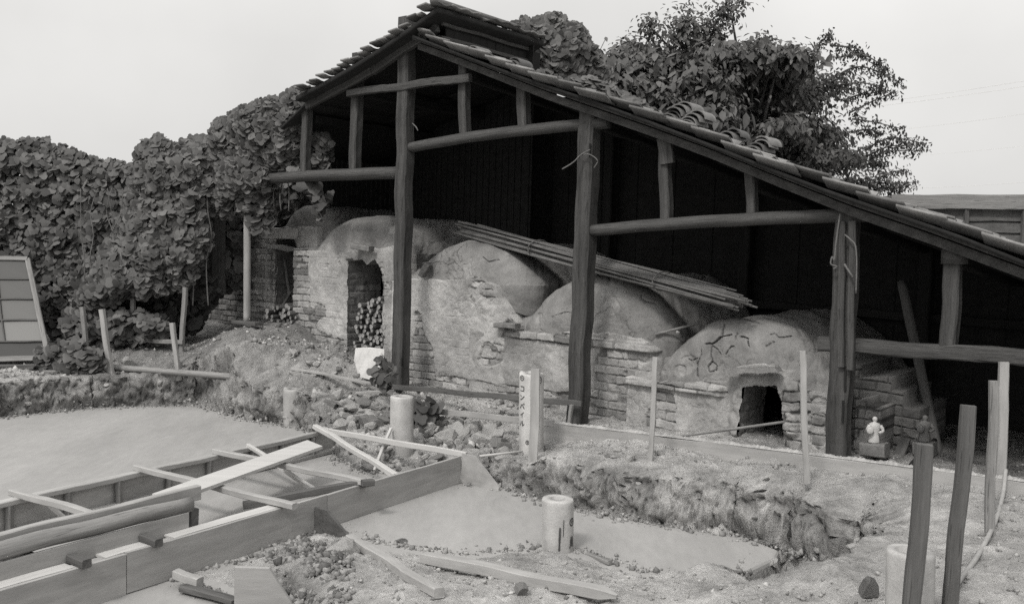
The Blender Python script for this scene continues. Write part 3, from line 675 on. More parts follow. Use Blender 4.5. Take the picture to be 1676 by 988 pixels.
# split plank in front of the right hand post with dark strips painting its shaded slots, wrapped cap on the short strut
for (a_, b_, w_) in [((1379, 362), (1376, 600), 9), ((1396, 362), (1392, 605), 9)]:
    timber('post_plank', FP(*b_, -.1), FP(*a_, -.1), w_ * .0052, .03, wd, shed, up=N, rough=.004)
for (a_, b_) in [((1384, 600), (1383, 640)), ((1380, 655), (1379, 690))]:
    timber('mortise_shade', FP(*b_, -.085), FP(*a_, -.085), .016, .012, sw, shed, up=N, rough=.001)  # solid dark strips stand in for the shade inside the slots
for (a_, b_) in [((662, 150), (661, 170)), ((661, 232), (661, 252)), ((658, 585), (657, 598)), ((966, 235), (965, 255))]:
    timber('mortise_shade', FP(*b_, -.087), FP(*a_, -.087), .02, .012, sw, shed, up=N, rough=.001)  # more dark strips painting shaded slots, on the other posts
timber('strut_cap', FP(1091, 268, -.06), FP(1087, 226, -.06), .12, .03, wd, shed, up=N, rough=.006)
tube('strut_band', [FP(1562, 432, 0), FP(1563, 408, 0)], .085, wd, shed, ns=14)
# right roof: profile along the slope read at its verge
tv = -.28
prof_px = [(664, 53), (760, 90), (860, 127), (960, 160), (1060, 196), (1160, 234), (1260, 274), (1360, 312), (1460, 346), (1560, 380), (1676, 426)]
pr = [SZ(x, y, tv) for x, y in prof_px]; prs = [a for a, _ in pr]; prz = [b for _, b in pr]
slope_end = (prz[-1] - prz[-3]) / (prs[-1] - prs[-3]); prs.append(prs[-1] + 1.6); prz.append(prz[-1] + slope_end * 1.6)
def zr(s): return np.interp(s, prs, prz)
TL = 1.3; TL2 = 2.0; TILT = .075
TB = 2.5      # back of the shed
def sheet(name, sv, zf, tvals, thick, m, seed=0, tone=1., tilt=0.):
    S, T = np.meshgrid(sv, tvals, indexing='ij'); Z = zf(S) - tilt * T; n0, n1 = S.shape
    top = np.array(O)[None, None] + S[..., None] * np.array(U) + T[..., None] * np.array(N); top[..., 2] += Z
    bot = top.copy(); bot[..., 2] -= thick
    V = np.concatenate([top.reshape(-1, 3), bot.reshape(-1, 3)]); q = gridfaces(n0, n1); k = n0 * n1
    side = []
    idx = np.arange(k).reshape(n0, n1)
    for e_ in (idx[0], idx[-1][::-1], idx[:, 0][::-1], idx[:, -1]):
        for a_, b_ in zip(e_[:-1], e_[1:]): side.append((a_, b_, b_ + k, a_ + k))
    Fc = np.concatenate([q, q[:, ::-1] + k, np.array(side)])
    return mesh(name, V, Fc, m, shed)
right_deck = sheet('roof_deck', np.linspace(prs[0] + .06, prs[-1], 40), lambda s: zr(s) - .022, np.linspace(tv + .03, TB + .3, 6), .03, sw, tilt=TILT)
def tiles(name, s_from, s_to, zf, t0, t1, rows, parent, seed, skew=.0, miss=0., tw=.265, tilt=0., amp=1.):
    rnd = random.Random(seed); V = []; Fc = []; T = []
    dirn = 1 if s_to > s_from else -1
    ds = abs(s_to - s_from) / rows; cols = int((t1 - t0) / tw) + 1; nu, nv = 7, 3
    for i in range(rows):
        for j in range(cols):
            if rnd.random() < miss and j > 0: continue
            sa = s_from + dirn * (i * ds - .02); Lb = ds * 1.22; ta = t0 + j * tw
            ja, jz, jt = rnd.uniform(-.02, .02), rnd.uniform(-.006, .022), rnd.uniform(-.05, .03) if j == 0 else rnd.uniform(-.006, .006)
            tn = rnd.uniform(.5, 1.5); b0 = len(V)
            for L_ in (0, 1):
                for u in range(nu):
                    fu = u / (nu - 1); wave = (.028 * math.cos((fu * 1.15 - .02) * 2 * math.pi) if fu < .9 else .03) * amp
                    for v in range(nv):
                        fv = v / (nv - 1); s = sa + dirn * Lb * fv + ja
                        z = float(zf(s)) - tilt * (ta + fu * tw) + .012 + wave + .03 * fv + jz - (.018 if L_ else 0)
                        p = W(s, ta + fu * tw * 1.06 + jt + skew * i, z); V.append(tuple(p)); T.append(tn)
            def id_(L_, u, v): return b0 + L_ * nu * nv + u * nv + v
            for u in range(nu - 1):
                for v in range(nv - 1):
                    Fc.append((id_(0, u, v), id_(0, u + 1, v), id_(0, u + 1, v + 1), id_(0, u, v + 1))); Fc.append((id_(1, u, v), id_(1, u, v + 1), id_(1, u + 1, v + 1), id_(1, u + 1, v)))
            for u in range(nu - 1):
                for v in (0, nv - 1): Fc.append((id_(0, u, v), id_(1, u, v), id_(1, u + 1, v), id_(0, u + 1, v)))
            for v in range(nv - 1):
                for u in (0, nu - 1): Fc.append((id_(0, u, v), id_(0, u, v + 1), id_(1, u, v + 1), id_(1, u, v)))
    return mesh(name, V, np.array(Fc), M['tile'], parent, tone=T)
rt = tiles('tile_covering', prs[0], prs[-1], zr, tv, TB + .25, 27, shed, 5, miss=.01, tilt=TILT)
# verge rafter with a sagging second piece, purlins
def along(name, px0, px1, dz, t, w_, h_, m=wd):
    pts = np.linspace(px0, px1, 14); pv = []
    V = []; Fc = []
    for i, s in enumerate(pts):
        for (a_, b_) in ((-1, -1), (1, -1), (1, 1), (-1, 1)):
            V.append(tuple(W(s, t + a_ * w_ / 2, float(zr(s)) - TILT * t + dz + b_ * h_ / 2 + .008 * math.sin(i * 1.3))))
    for i in range(13):
        for j in range(4): A = i * 4 + j; B = i * 4 + (j + 1) % 4; Fc.append((A, B, B + 4, A + 4))
    Fc += [(3, 2, 1, 0), (52, 53, 54, 55)]
    mesh(name, V, Fc, m, shed)
along('verge_rafter', prs[0] + .02, prs[-1], -.105, -.1, .06, .065)
along('verge_board', prs[0] + .02, prs[-1], -.05, tv + .08, .02, .028)
for t_ in (.8, 1.6): along('rafter', prs[0] + .25, prs[-1], -.12, t_, .06, .08, sw)
for px_ in (760, 957, 1089, 1229, 1380, 1562):
    s_ = s_of(px_, 300, 0); z_ = float(zr(s_)) - .19
    timber('purlin', W(s_ - .02, .1, z_), W(s_ - .02, TB, z_ - TILT * TB), .09, .1, sw, shed)
# left roof and ridge
sR, zR = SZ(716, 3, tv); sLw, zLw = SZ(484, 150, tv)
def zl(s): return zR + (zLw - zR) * (sR - s) / (sR - sLw) - .05 * np.sin(np.clip((sR - s) / (sR - sLw), 0, 1) * math.pi) + 0 * s
sheet('roof_deck', np.linspace(sLw, sR, 12), lambda s: zl(s) - .05, np.linspace(tv, TL + .1, 5), .05, sw)
tiles('tile_covering', sR, sLw, lambda s: zl(s) - .015, tv - .03, TL, 21, shed, 9, tw=.21, amp=.3)
tube('ridge_cap', [W(sR - .02, tv - .05 + i * .42, zR + .005) for i in range(4)], .035, M['tile'], shed, ns=10)
at = bpy.data.objects['ridge_cap'].data.attributes.new('tone', 'FLOAT', 'POINT'); at.data.foreach_set('value', np.full(len(bpy.data.objects['ridge_cap'].data.vertices), .6, np.float32))
p0_, p1_ = W(sR - .03, tv + .06, zR - .12), W(sLw, tv + .06, float(zl(sLw)) - .12)
for (a_, b_) in ((.07, .5), (.5, 1)):
    timber('verge_rafter', W(sR + (sLw - sR) * a_, -.12, float(zl(sR + (sLw - sR) * a_)) - .13), W(sR + (sLw - sR) * b_, -.12, float(zl(sR + (sLw - sR) * b_)) - .13), .06, .09, wd, shed)
s_c = s_of(672, 30, 0)
# clerestory wall between the two roofs, of bark covered boards
s_k = sR - .13
for i in range(6):
    t_ = -.02 + i * .255
    timber('clerestory_board', W(s_k + random.uniform(-.006, .006), t_ + .12, float(zr(s_k)) - .1), W(s_k, t_ + .12, float(zl(s_k)) - .1), .25, .02, sw, shed, up=U, rough=.003)
for i in range(2): timber('clerestory_rail', W(s_k + .03, -.1, float(zr(s_k)) + .06 + i * .13), W(s_k + .03, TL, float(zr(s_k)) + .06 + i * .13), .03, .035, wd, shed)
for px_ in (503, 587):
    s_ = s_of(px_, 200, 0); z_ = float(zl(s_)) - .2; timber('purlin', W(s_, .1, z_), W(s_, TL2, z_), .1, .1, sw, shed)
# back wall, and end walls added to shut light out of the shed
def bwall(name, s0, s1, t0, t1, zf):
    n = 30; V = []; Fc = []
    for i in range(n):
        for k in (0, 1):
            f_ = i / n + (1.02 / n if k else 0); s = s0 + (s1 - s0) * f_; t = t0 + (t1 - t0) * f_; h = float(zf(s)); o_ = .012 * (i % 2)
            V += [tuple(W(s, t + o_, -.2)), tuple(W(s, t + o_, h))]
        b = i * 4; Fc.append((b, b + 2, b + 3, b + 1))
    o = mesh(name, V, Fc, sw, shed); md = o.modifiers.new('s', 'SOLIDIFY'); md.thickness = .02
bwall('back_wall', s_c, prs[-1], TB, TB, lambda s: zr(s) - .03 - TILT * TB)
bwall('back_wall', sLw, s_c + .05, TL2, TL2, lambda s: np.minimum(zl(s) - .066, zR - .42))
sheet('roof_deck', np.linspace(sLw, sR + .1, 14), lambda s: np.minimum(zl(s) - .05, zR - .4), np.linspace(TL - .02, TL2 + .15, 4), .05, sw)
slab_poly('gable_board', [W(sR - .03, TL - .03, zR - .46), W(sR - .03, TL - .03, zR - .08), W(sR - .62, TL - .03, zR - .46)], .02, sw, shed)
bwall('back_wall', sLw - .95, sLw + .05, TL2 + .02, TL2 + .02, lambda s: float(zl(sLw)) - .04 - (sLw - s) * .55)
bwall('back_wall', s_c + .02, s_c + .021, TL2, TB, lambda s: zr(s) - .1)
bwall('added_end_wall', prs[-1] - .1, prs[-1] - .1001, .3, TB, lambda s: zr(prs[-1]) - .08)  # unseen wall, added to keep the right end of the interior dark
bwall('added_end_wall', sLw - .9, sLw - .8999, .78, TL2 + .05, lambda s: float(zl(sLw)) - .56)  # added to close the left end against the sky
sheet('lean_to_deck', np.linspace(sLw - .9, sLw + .05, 4), lambda s: float(zl(sLw)) - .06 - (sLw - s) * .55, np.linspace(-.1, TB, 4), .03, sw)
for s_, t_ in ((.9, 2.35), (2.6, 2.38), (4.4, 2.35)):
    timber('post', W(s_, t_, -.1), W(s_, t_, float(zr(s_)) - .1 - TILT * t_), .12, .12, sw, shed, up=N)
timber('wall_rail', W(2.5, TB - .08, 1.0), W(prs[-1] - .2, TB - .08, .95), .06, .08, sw, shed)

# straw rope and wire hanging on the posts
tube('straw_rope', spline([FP(1375, 350, -.13), FP(1368, 400, -.15), FP(1366, 425, -.15), FP(1362, 420, -.15), FP(1360, 432, -.16), FP(1370, 436, -.14), FP(1364, 440, -.15)], 5), .006, M['straw'], shed)
tube('straw_rope', spline([FP(1383, 384, -.14), FP(1392, 392, -.15), FP(1400, 402, -.15), FP(1402, 430, -.15), FP(1401, 480, -.14)], 5), .006, M['straw'], shed)
tube('loose_lath', [FP(1382, 432, -.14), FP(1396, 454, -.15)], .008, M['straw'], shed)
tube('dry_vine', spline([FP(966, 245, -.12), FP(950, 254, -.15), FP(938, 266, -.2), FP(920, 277, -.25)], 5), .006, M['straw'], shed)
tube('dry_vine', spline([FP(950, 254, -.13), FP(965, 253, -.14), FP(978, 263, -.14), FP(972, 275, -.14)], 5), .005, M['straw'], shed)
tube('dry_vine', spline([FP(675, 202, -.12), FP(681, 208, -.14), FP(684, 214, -.14)], 4), .006, M['straw'], shed)

# loose roof tiles in nested stacks on the roof
def roof_tile(p, ang, tilt, r, wdt, group, label):
    V = []; n = 12
    for L_ in (0, 1):
        for j in range(2):
            for i in range(n + 1):
                a_ = math.radians(18 + 144 * i / n); q = r * .8 - (.013 if L_ else 0)
                V.append((math.cos(a_) * q, (j - .5) * wdt, math.sin(a_) * q * .8))
    k = n + 1; Fc = []
    for i in range(n):
        Fc.append((i, i + 1, k + i + 1, k + i)); Fc.append((2 * k + i, 3 * k + i, 3 * k + i + 1, 2 * k + i + 1))
        Fc.append((i, 2 * k + i, 2 * k + i + 1, i + 1)); Fc.append((k + i, k + i + 1, 3 * k + i + 1, 3 * k + i))
    for i in (0, n): Fc.append((i, k + i, 3 * k + i, 2 * k + i))
    mw = Matrix.Translation(p) @ Matrix.Rotation(ang, 4, 'Z') @ Matrix.Rotation(tilt, 4, 'Y')
    o = local('roof_tile', V, Fc, M['tile'], mw, tone=[random.uniform(.4, .95)] * len(V)); return tag(o, label, 'roof tile', group)
angN = math.atan2(N.y, N.x) - math.pi / 2
for (px, py, nk, r, lab, grp) in [(1104, 204, 5, .108, 'curved grey roof tile in the tallest nested stack on the roof slope, against the tree', 'tallest roof tile stack'),
                            (1130, 223, 4, .105, 'curved grey roof tile in the leaning stack just below the tallest one', 'leaning roof tile stack'),
                            (1192, 246, 3, .09, 'curved roof tile in the small pair of low stacks halfway down the roof', 'low roof tile stack'),
                            (1240, 261, 4, .09, 'curved roof tile in the lowest nested stack on the roof slope', 'lowest roof tile stack'),
                            (786, 96, 1, .1, 'single loose curved roof tile lying highest on the slope, under the ridge', None),
                            (850, 126, 2, .1, 'curved roof tile in the loose heap beside the leafy vine on the roof', 'loose roof tiles by the vine')]:
    t_ = .12; s_, z_ = SZ(px, py, t_); zb = float(zr(s_)) + .055
    for k in range(nk):
        roof_tile(W(s_ + k * .02 + random.uniform(-.012, .012), t_ + random.uniform(-.03, .03) + .02 * k, zb - r * .25 + k * .026), angN + random.uniform(-.1, .1), .38 + random.uniform(-.06, .1), r, .2, grp, lab)

# ================================================================== VEGETATION
def leaf_shape(kind):
    if kind == 'broad':
        V = [(0, .05, 0), (.2, -.1, .02), (.44, -.04, .01), (.58, .2, -.03), (.54, .44, -.07), (.38, .6, -.08), (.3, .8, -.12), (.12, .95, -.16), (-.12, .95, -.16), (-.3, .8, -.12), (-.38, .6, -.08), (-.54, .44, -.07), (-.58, .2, -.03), (-.44, -.04, .01), (-.2, -.1, .02), (0, .3, -.0), (0, .68, -.06)]
        Fc = [(0, 1, 2, 15), (15, 2, 3, 4), (15, 4, 5, 16), (16, 5, 6, 7), (16, 7, 8, 9), (16, 9, 10, 15), (15, 10, 11, 12), (15, 12, 13, 14), (0, 15, 14, 14)]
        Fc = [f_ for f_ in Fc[:-1]] + [(0, 15, 13, 14)]; Fc[-2] = (15, 11, 12, 13); Fc[-3] = (16, 9, 10, 11); Fc[-3] = (15, 16, 10, 11); Fc.append((16, 8, 9, 10)); Fc[4] = (16, 6, 7, 8); Fc[3] = (16, 5, 6, 6)
        Fc = [(0, 1, 2, 15), (15, 2, 3, 4), (15, 4, 5, 16), (16, 5, 6, 7), (16, 7, 8, 9), (16, 9, 10, 11), (15, 16, 11, 12), (0, 15, 13, 14), (15, 12, 13, 13)]
        Fc = Fc[:7] + [(15, 12, 13, 0), (0, 13, 14, 14)]
        Fc = Fc[:8]
    else:
        V = [(0, 0, 0), (.22, .3, .03), (.2, .65, .02), (0, 1, -.08), (-.2, .65, .02), (-.22, .3, .03), (0, .5, -.03)]
        Fc = [(0, 1, 2, 6), (6, 2, 3, 3), (6, 3, 4, 4), (0, 6, 4, 5)]
        Fc = [(0, 1, 2, 6), (0, 6, 4, 5), (6, 2, 3, 4)]
    return np.array(V, float), Fc
def foliage(name, pos, nrm, size, kind, m, parent, tone, tipdir=None):
    lv, lf = leaf_shape(kind); n = len(pos)
    pos = np.asarray(pos); nrm = np.asarray(nrm); nrm = nrm / (np.linalg.norm(nrm, axis=1)[:, None] + 1e-9)
    tip = tipdir if tipdir is not None else np.tile([0, -.15, -1.], (n, 1)) + rng.normal(0, .4, (n, 3))
    tip = tip - (tip * nrm).sum(1)[:, None] * nrm; tip /= np.linalg.norm(tip, axis=1)[:, None] + 1e-9
    sd = np.cross(tip, nrm); size = np.asarray(size)[:, None, None]
    curl = rng.uniform(.4, 2.2, n)[:, None]
    V = pos[:, None] + size * (lv[None, :, 0:1] * sd[:, None] + (lv[None, :, 1:2] - .3) * tip[:, None] + (lv[None, :, 2] * curl)[..., None] * nrm[:, None])
    k = len(lv); Fq = np.array(lf)[None] + (np.arange(n) * k)[:, None, None]
    return mesh(name, V.reshape(-1, 3), Fq.reshape(-1, 4), m, parent, smooth_=True, tone=np.repeat(tone, k))
def vine(name, label, cat, poly, depth_, thick, n, size, group=None, out=None, up=.55, stems=10, kind='broad', m=None, shade_tone=1., base=None, seed=1, clump=.12):
    """wall of climbing leaves: a thick ragged volume standing at its own distance"""
    r = np.random.default_rng(seed); xs_ = [p[0] for p in poly]; ys_ = [p[1] for p in poly]; out = out or Vector((.1, -1, 0))
    px = r.uniform(min(xs_) - 6, max(xs_) + 6, n * 8); py = r.uniform(min(ys_) - 8, max(ys_) + 8, n * 8)
    e_ = -sdpoly(px, py, poly) + 12 * fbm(px, py, .03, 3, seed) + 7 * fbm(px, py, .13, 2, seed + 3); keep = e_ > 0; px, py, e_ = px[keep][:n], py[keep][:n], e_[keep][:n]
    pos = []; nr = []; T = []
    gx = 0
    cl = fbm(px, py, .03, 3, seed + 5); cl2 = fbm(px, py, .075, 2, seed + 8)
    for i in range(len(px)):
        D = depth_(px[i], py[i]); em = e_[i] * D / F0; b = math.sqrt(min(1, em / (thick * .9) + .02))
        q = r.random() ** 1.35      # 0 front, 1 back
        d = D - thick * b * (1 - 2 * q) + clump * (cl[i] + .6 * cl2[i])
        p = P(px[i], py[i], d); pos.append(tuple(p))
        nn = Vector(out) * (1.0 - .5 * q) + Vector((0, 0, up + .1)) + Vector(r.normal(0, .45, 3)) + Vector((0, 0, .3)) * smooth(60, 0, e_[i]); nr.append(tuple(nn)); T.append(r.uniform(.55, 1.6) * (1 - .25 * q))  # tone falls towards the back: occlusion put into the leaf colour
    root = thing(name, base or P(sum(xs_) / len(xs_), max(ys_), depth_(sum(xs_) / len(xs_), max(ys_))), label, cat, group)
    foliage('foliage', pos, nr, r.uniform(.5, 1.3, len(pos)) * size, kind, m or M['leaf'], root, np.array(T) * shade_tone)
    for k in range(stems):
        x0 = r.uniform(min(xs_) + 5, max(xs_) - 5); yb = max(ys_); yt = min(ys_) + .3 * (yb - min(ys_)); D = depth_(x0, yb)
        pts = [P(x0 + r.uniform(-12, 12) * j / 4, yb + (yt - yb) * j / 5, D + r.uniform(-.1, .15) * thick) for j in range(6)]
        tube('stem', spline(pts, 3), .009, M['stem'], root, ns=5, r1=.004)
    return root
vine('climbing_vine', 'broad leaved vine covering the low wall at the far left', 'vine',
     [(-120, 235), (0, 230), (60, 224), (110, 240), (150, 262), (190, 258), (225, 272), (235, 330), (215, 470), (150, 505), (60, 520), (-120, 520)], lambda x, y: 11.6 - .0008 * x + .0016 * (300 - y) * 0, .27, 11500, .09, 'vines along the hedge', seed=3, stems=8, base=P(40, 520, 11.7))
vine('climbing_vine', 'rounded mound of broad leaved vine between the far left hedge and the shed corner', 'vine',
     [(212, 300), (235, 236), (262, 228), (285, 234), (310, 226), (335, 240), (352, 300), (345, 380), (335, 440), (300, 470), (240, 485), (180, 500), (120, 500), (150, 430), (195, 380)], lambda x, y: 11.2 - .0012 * (y - 230), .3, 9000, .09, 'vines along the hedge', seed=5, stems=9, base=P(250, 500, 11))
vine('climbing_vine', 'vine climbing over the left eave corner of the shed', 'vine',
     [(340, 250), (358, 195), (385, 178), (440, 160), (470, 148), (498, 146), (496, 200), (488, 262), (452, 280), (440, 312), (410, 325), (385, 320), (372, 345), (350, 345)], lambda x, y: 11.1 - .0025 * (x - 340), .28, 7200, .09, 'vines along the hedge', seed=7, stems=6, base=P(380, 480, 11.2))
vine('climbing_vine', 'vine backing added to block the sky behind the left shed post', 'vine', [(300, 230), (470, 210), (520, 265), (532, 325), (500, 350), (450, 400), (420, 470), (330, 490), (300, 400)], lambda x, y: 12.3, .4, 2200, .14, 'vines along the hedge', seed=8, stems=4, base=P(380, 480, 12.3))  # added mass of leaves, keeps bright sky out of the gap
vine('climbing_vine', 'undergrowth added at the foot of the hedge, behind the stakes, its leaves darkened as shade', 'vine', [(90, 430), (345, 400), (352, 480), (330, 540), (230, 560), (100, 560), (60, 500)], lambda x, y: 11.75, .3, 2600, .11, 'vines along the hedge', seed=11, stems=9, base=P(200, 550, 11.7), shade_tone=.7)  # lowered leaf tone paints the shade under the hedge
vine('hanging_vine', 'small vine clump hanging between the first two struts of the left gable', 'vine', [(506, 232), (530, 222), (548, 232), (545, 262), (520, 278), (506, 272)], lambda x, y: 10.55, .14, 260, .1, seed=9, stems=1)
vine('hanging_vine', 'trailing shoot with pale leaves hanging below the left beam, before the kiln', 'vine', [(505, 300), (525, 302), (540, 318), (532, 355), (520, 362), (515, 330)], lambda x, y: 10.4, .1, 40, .11, seed=10, stems=1)
vine('hanging_vine', 'vine strands drooping beside the pale pole at the kiln door', 'vine', [(395, 300), (440, 300), (452, 330), (445, 365), (425, 385), (412, 350), (396, 335)], lambda x, y: 10.9, .15, 330, .1, seed=12, stems=2)
vine('climbing_vine', 'tall dome of large vine leaves rising behind the roof ridge', 'vine',
     [(842, 60), (835, 40), (862, 28), (900, 24), (950, 34), (968, 52), (976, 90), (985, 118), (1005, 135), (1000, 165), (940, 152), (890, 130), (860, 112), (868, 75)], lambda x, y: 10.75 + .003 * (x - 850), .5, 5600, .1, seed=14, stems=4, base=P(930, 180, 11.6))
vine('trailing_vine', 'vine trailing down over the tiles beside the dome of leaves', 'vine', [(880, 112), (920, 128), (985, 130), (1030, 150), (1075, 182), (1060, 192), (1000, 172), (930, 150)], lambda x, y: 9.9 - .004 * (x - 880), .12, 800, .11, seed=16, stems=2, clump=.03, up=1.1)
vine('leafy_plant', 'low broad leaved plant at the foot of the leaning window sash', 'plant', [(60, 575), (95, 560), (140, 556), (172, 575), (165, 602), (120, 612), (75, 612)], lambda x, y: 10.15, .18, 520, .1, seed=18, stems=3, up=.9, base=P(110, 612, 10.15))
vine('leafy_plant', 'straggling leaves under the hedge behind the leaning stakes', 'plant', [(105, 500), (170, 498), (230, 505), (280, 520), (270, 555), (200, 570), (130, 560), (100, 540)], lambda x, y: 10.9, .22, 800, .1, seed=20, stems=5, up=.8)
vine('leafy_plant', 'few large leaves growing in front of the white block', 'plant', [(606, 600), (622, 585), (642, 600), (645, 620), (625, 632), (608, 622)], lambda x, y: 8.9, .05, 30, .1, seed=22, stems=2, up=.3)
vine('leafy_plant', 'large leaved plant growing by the round concrete pile before the brick base', 'plant', [(670, 648), (715, 655), (722, 670), (710, 700), (692, 715), (675, 700)], lambda x, y: 8.5, .12, 110, .1, seed=24, stems=3, up=.4)
# tree behind the roof
def tree(name, label, base, trunk_top, clumps, n_leaf, size, sprays, seed, limbs=True):
    r = np.random.default_rng(seed); root = thing(name, base, label, 'tree')
    tp = spline([base, base.lerp(trunk_top, .4) + Vector((.12, .05, 0)), base.lerp(trunk_top, .7) - Vector((.1, .05, 0)), trunk_top], 5)
    tube('trunk', tp, .13, M['bark'], root, ns=9, r1=.05)
    pos = []; nr = []; T = []; SZ_ = []
    for (px, py, d, rx, ry, wgt, big) in clumps:
        c = P(px, py, d); k = d / F0; n = int(n_leaf * wgt)
        st = tp[r.integers(8, len(tp) - 1)]
        if limbs: tube('limb', spline([st, st.lerp(c, .5) + Vector((0, 0, .12)), c], 4), .04, M['bark'], root, ns=6, r1=.01)
        # the clump is made of tufts so that sky shows between them
        nt_ = max(5, int(n / 26)); 
        for j in range(nt_):
            v = r.normal(0, .5, 3); tc = np.array(c) + v * np.array([rx * k, max(rx, ry) * k, ry * k]); tr = r.uniform(.1, .24)
            for _ in range(26):
                o_ = r.normal(0, .6, 3); pos.append(tc + o_ * tr * np.array([1.25, 1.25, .7])); nr.append(np.array([0, -.35, .7]) + o_ * .5 + r.normal(0, .4, 3)); T.append(r.uniform(.65, 1.35)); SZ_.append(size * r.uniform(.6, 1.3) * (2.0 if (big and r.random() < .35) else 1))
    for sp_ in sprays:
        pts = spline([P(x, y, d) for x, y, d in sp_], 7); tube('twig', pts, .014, M['bark'], root, ns=5, r1=.004)
        for i, p in enumerate(pts[1:]):
            for _ in range(11):
                pos.append(np.array(p) + r.normal(0, .04, 3) - np.array([0, 0, .02])); nr.append(r.normal(0, .7, 3) + np.array([0, -.4, .4])); T.append(r.uniform(.5, 1.1)); SZ_.append(size * r.uniform(.5, .85))
    foliage('crown', np.array(pos), np.array(nr), np.array(SZ_), 'long', M['leaf_far'], root, np.array(T))
    return root
cl = []
r_ = random.Random(4)
outline = [(1005, 100), (1040, 60), (1075, 75), (1130, 90), (1180, 78), (1230, 75), (1290, 62), (1340, 60), (1375, 90), (1380, 140), (1372, 190), (1400, 235), (1430, 262), (1425, 300), (1370, 305), (1290, 282), (1200, 250), (1120, 205), (1045, 165), (1010, 140)]
while len(cl) < 58:
    x, y = r_.uniform(1000, 1440), r_.uniform(60, 310)
    if sdpoly(np.array([x]), np.array([y]), outline)[0] < -16 and (x < 1385): cl.append((x, y, r_.uniform(11.9, 13.9), r_.uniform(24, 36) * (1.25 if x > 1280 else 1), r_.uniform(14, 22) * (.6 if x > 1280 else 1), 1. if x < 1300 else .8, x < 1300))
cl += [(1065, 45, 12.6, 14, 10, .25, False), (1125, 30, 12.4, 18, 20, .5, False), (1118, 60, 12.4, 16, 20, .5, False), (1165, 40, 12.5, 18, 12, .4, False), (1195, 15, 12.5, 16, 10, .4, False), (1145, 65, 12.5, 20, 12, .4, False), (1050, 95, 12.6, 14, 10, .3, False), (1020, 95, 12.6, 14, 8, .2, False)]
spr = [[(1100, 80, 12.5), (1120, 45, 12.5), (1128, 12, 12.5)], [(1120, 80, 12.5), (1165, 45, 12.5), (1190, 15, 12.5), (1218, 0, 12.5)], [(1130, 85, 12.5), (1155, 68, 12.4), (1180, 55, 12.4)], [(1050, 90, 12.6), (1062, 60, 12.6), (1068, 35, 12.6)], [(1030, 110, 12.6), (1010, 98, 12.6), (1004, 88, 12.5)],
       [(1360, 75, 12.2), (1395, 78, 12.1), (1412, 85, 12.1)], [(1370, 95, 12.2), (1410, 90, 12), (1440, 105, 11.9), (1450, 118, 11.9)], [(1360, 130, 12.2), (1400, 110, 12), (1440, 118, 11.9), (1476, 137, 11.8)], [(1370, 140, 12.2), (1410, 136, 12), (1446, 143, 12)],
       [(1380, 165, 12.2), (1420, 150, 12.1), (1448, 142, 12.1)], [(1390, 185, 12.2), (1430, 165, 12), (1466, 150, 12)], [(1395, 195, 12.2), (1430, 200, 12), (1476, 211, 11.9)], [(1400, 215, 12.2), (1425, 212, 12.1), (1440, 220, 12)],
       [(1415, 245, 12.2), (1450, 228, 12), (1480, 228, 11.9), (1516, 237, 11.8)], [(1420, 255, 12.2), (1455, 240, 12), (1496, 238, 11.9)], [(1425, 262, 12.2), (1450, 248, 12), (1500, 247, 11.9)], [(1415, 270, 12.2), (1438, 265, 12.1), (1445, 270, 12.1)], [(1330, 85, 12.3), (1350, 62, 12.2), (1358, 55, 12.2)], [(1220, 85, 12.4), (1240, 65, 12.4), (1262, 62, 12.4)], [(1190, 80, 12.4), (1180, 68, 12.4), (1176, 55, 12.4)]]
b0 = P(1230, 250, 12.9); b0.z = .1
tree('acacia_tree', 'large feathery tree with trailing leaves behind the tiled roof', b0, P(1235, 150, 12.9), cl, 640, .078, spr, 31)
b1 = P(1420, 300, 13.6); b1.z = .1
tree('acacia_tree', 'small low bush crown between the big tree and the board fence', b1, P(1420, 305, 13.6), [(1400, 298, 13.6, 22, 9, .8, False), (1425, 295, 13.6, 20, 10, .8, False), (1385, 304, 13.6, 16, 7, .5, False), (1450, 305, 13.6, 14, 6, .5, False), (1418, 312, 13.6, 24, 7, .6, False)], 240, .07,
     [[(1435, 292, 13.5), (1460, 282, 13.4), (1486, 277, 13.4)], [(1440, 300, 13.5), (1470, 300, 13.4), (1500, 298, 13.4)], [(1445, 305, 13.5), (1465, 308, 13.4), (1480, 305, 13.4)]], 33)
b2 = P(1000, 250, 12.4); b2.z = .1
tree('leafy_tree', 'lower tree crown filling the gap between the vine dome and the feathery tree', b2, P(1010, 150, 12.4), [(1000, 130, 12.2, 24, 16, 1, True), (1035, 150, 12.1, 26, 18, 1.2, True), (1075, 165, 12, 26, 18, 1.2, True), (1040, 120, 12.4, 24, 16, 1, True), (1120, 180, 11.9, 28, 18, 1.2, True), (1160, 200, 11.8, 28, 16, 1, True), (985, 150, 12, 14, 10, .5, True)], 560, .095, [], 35)

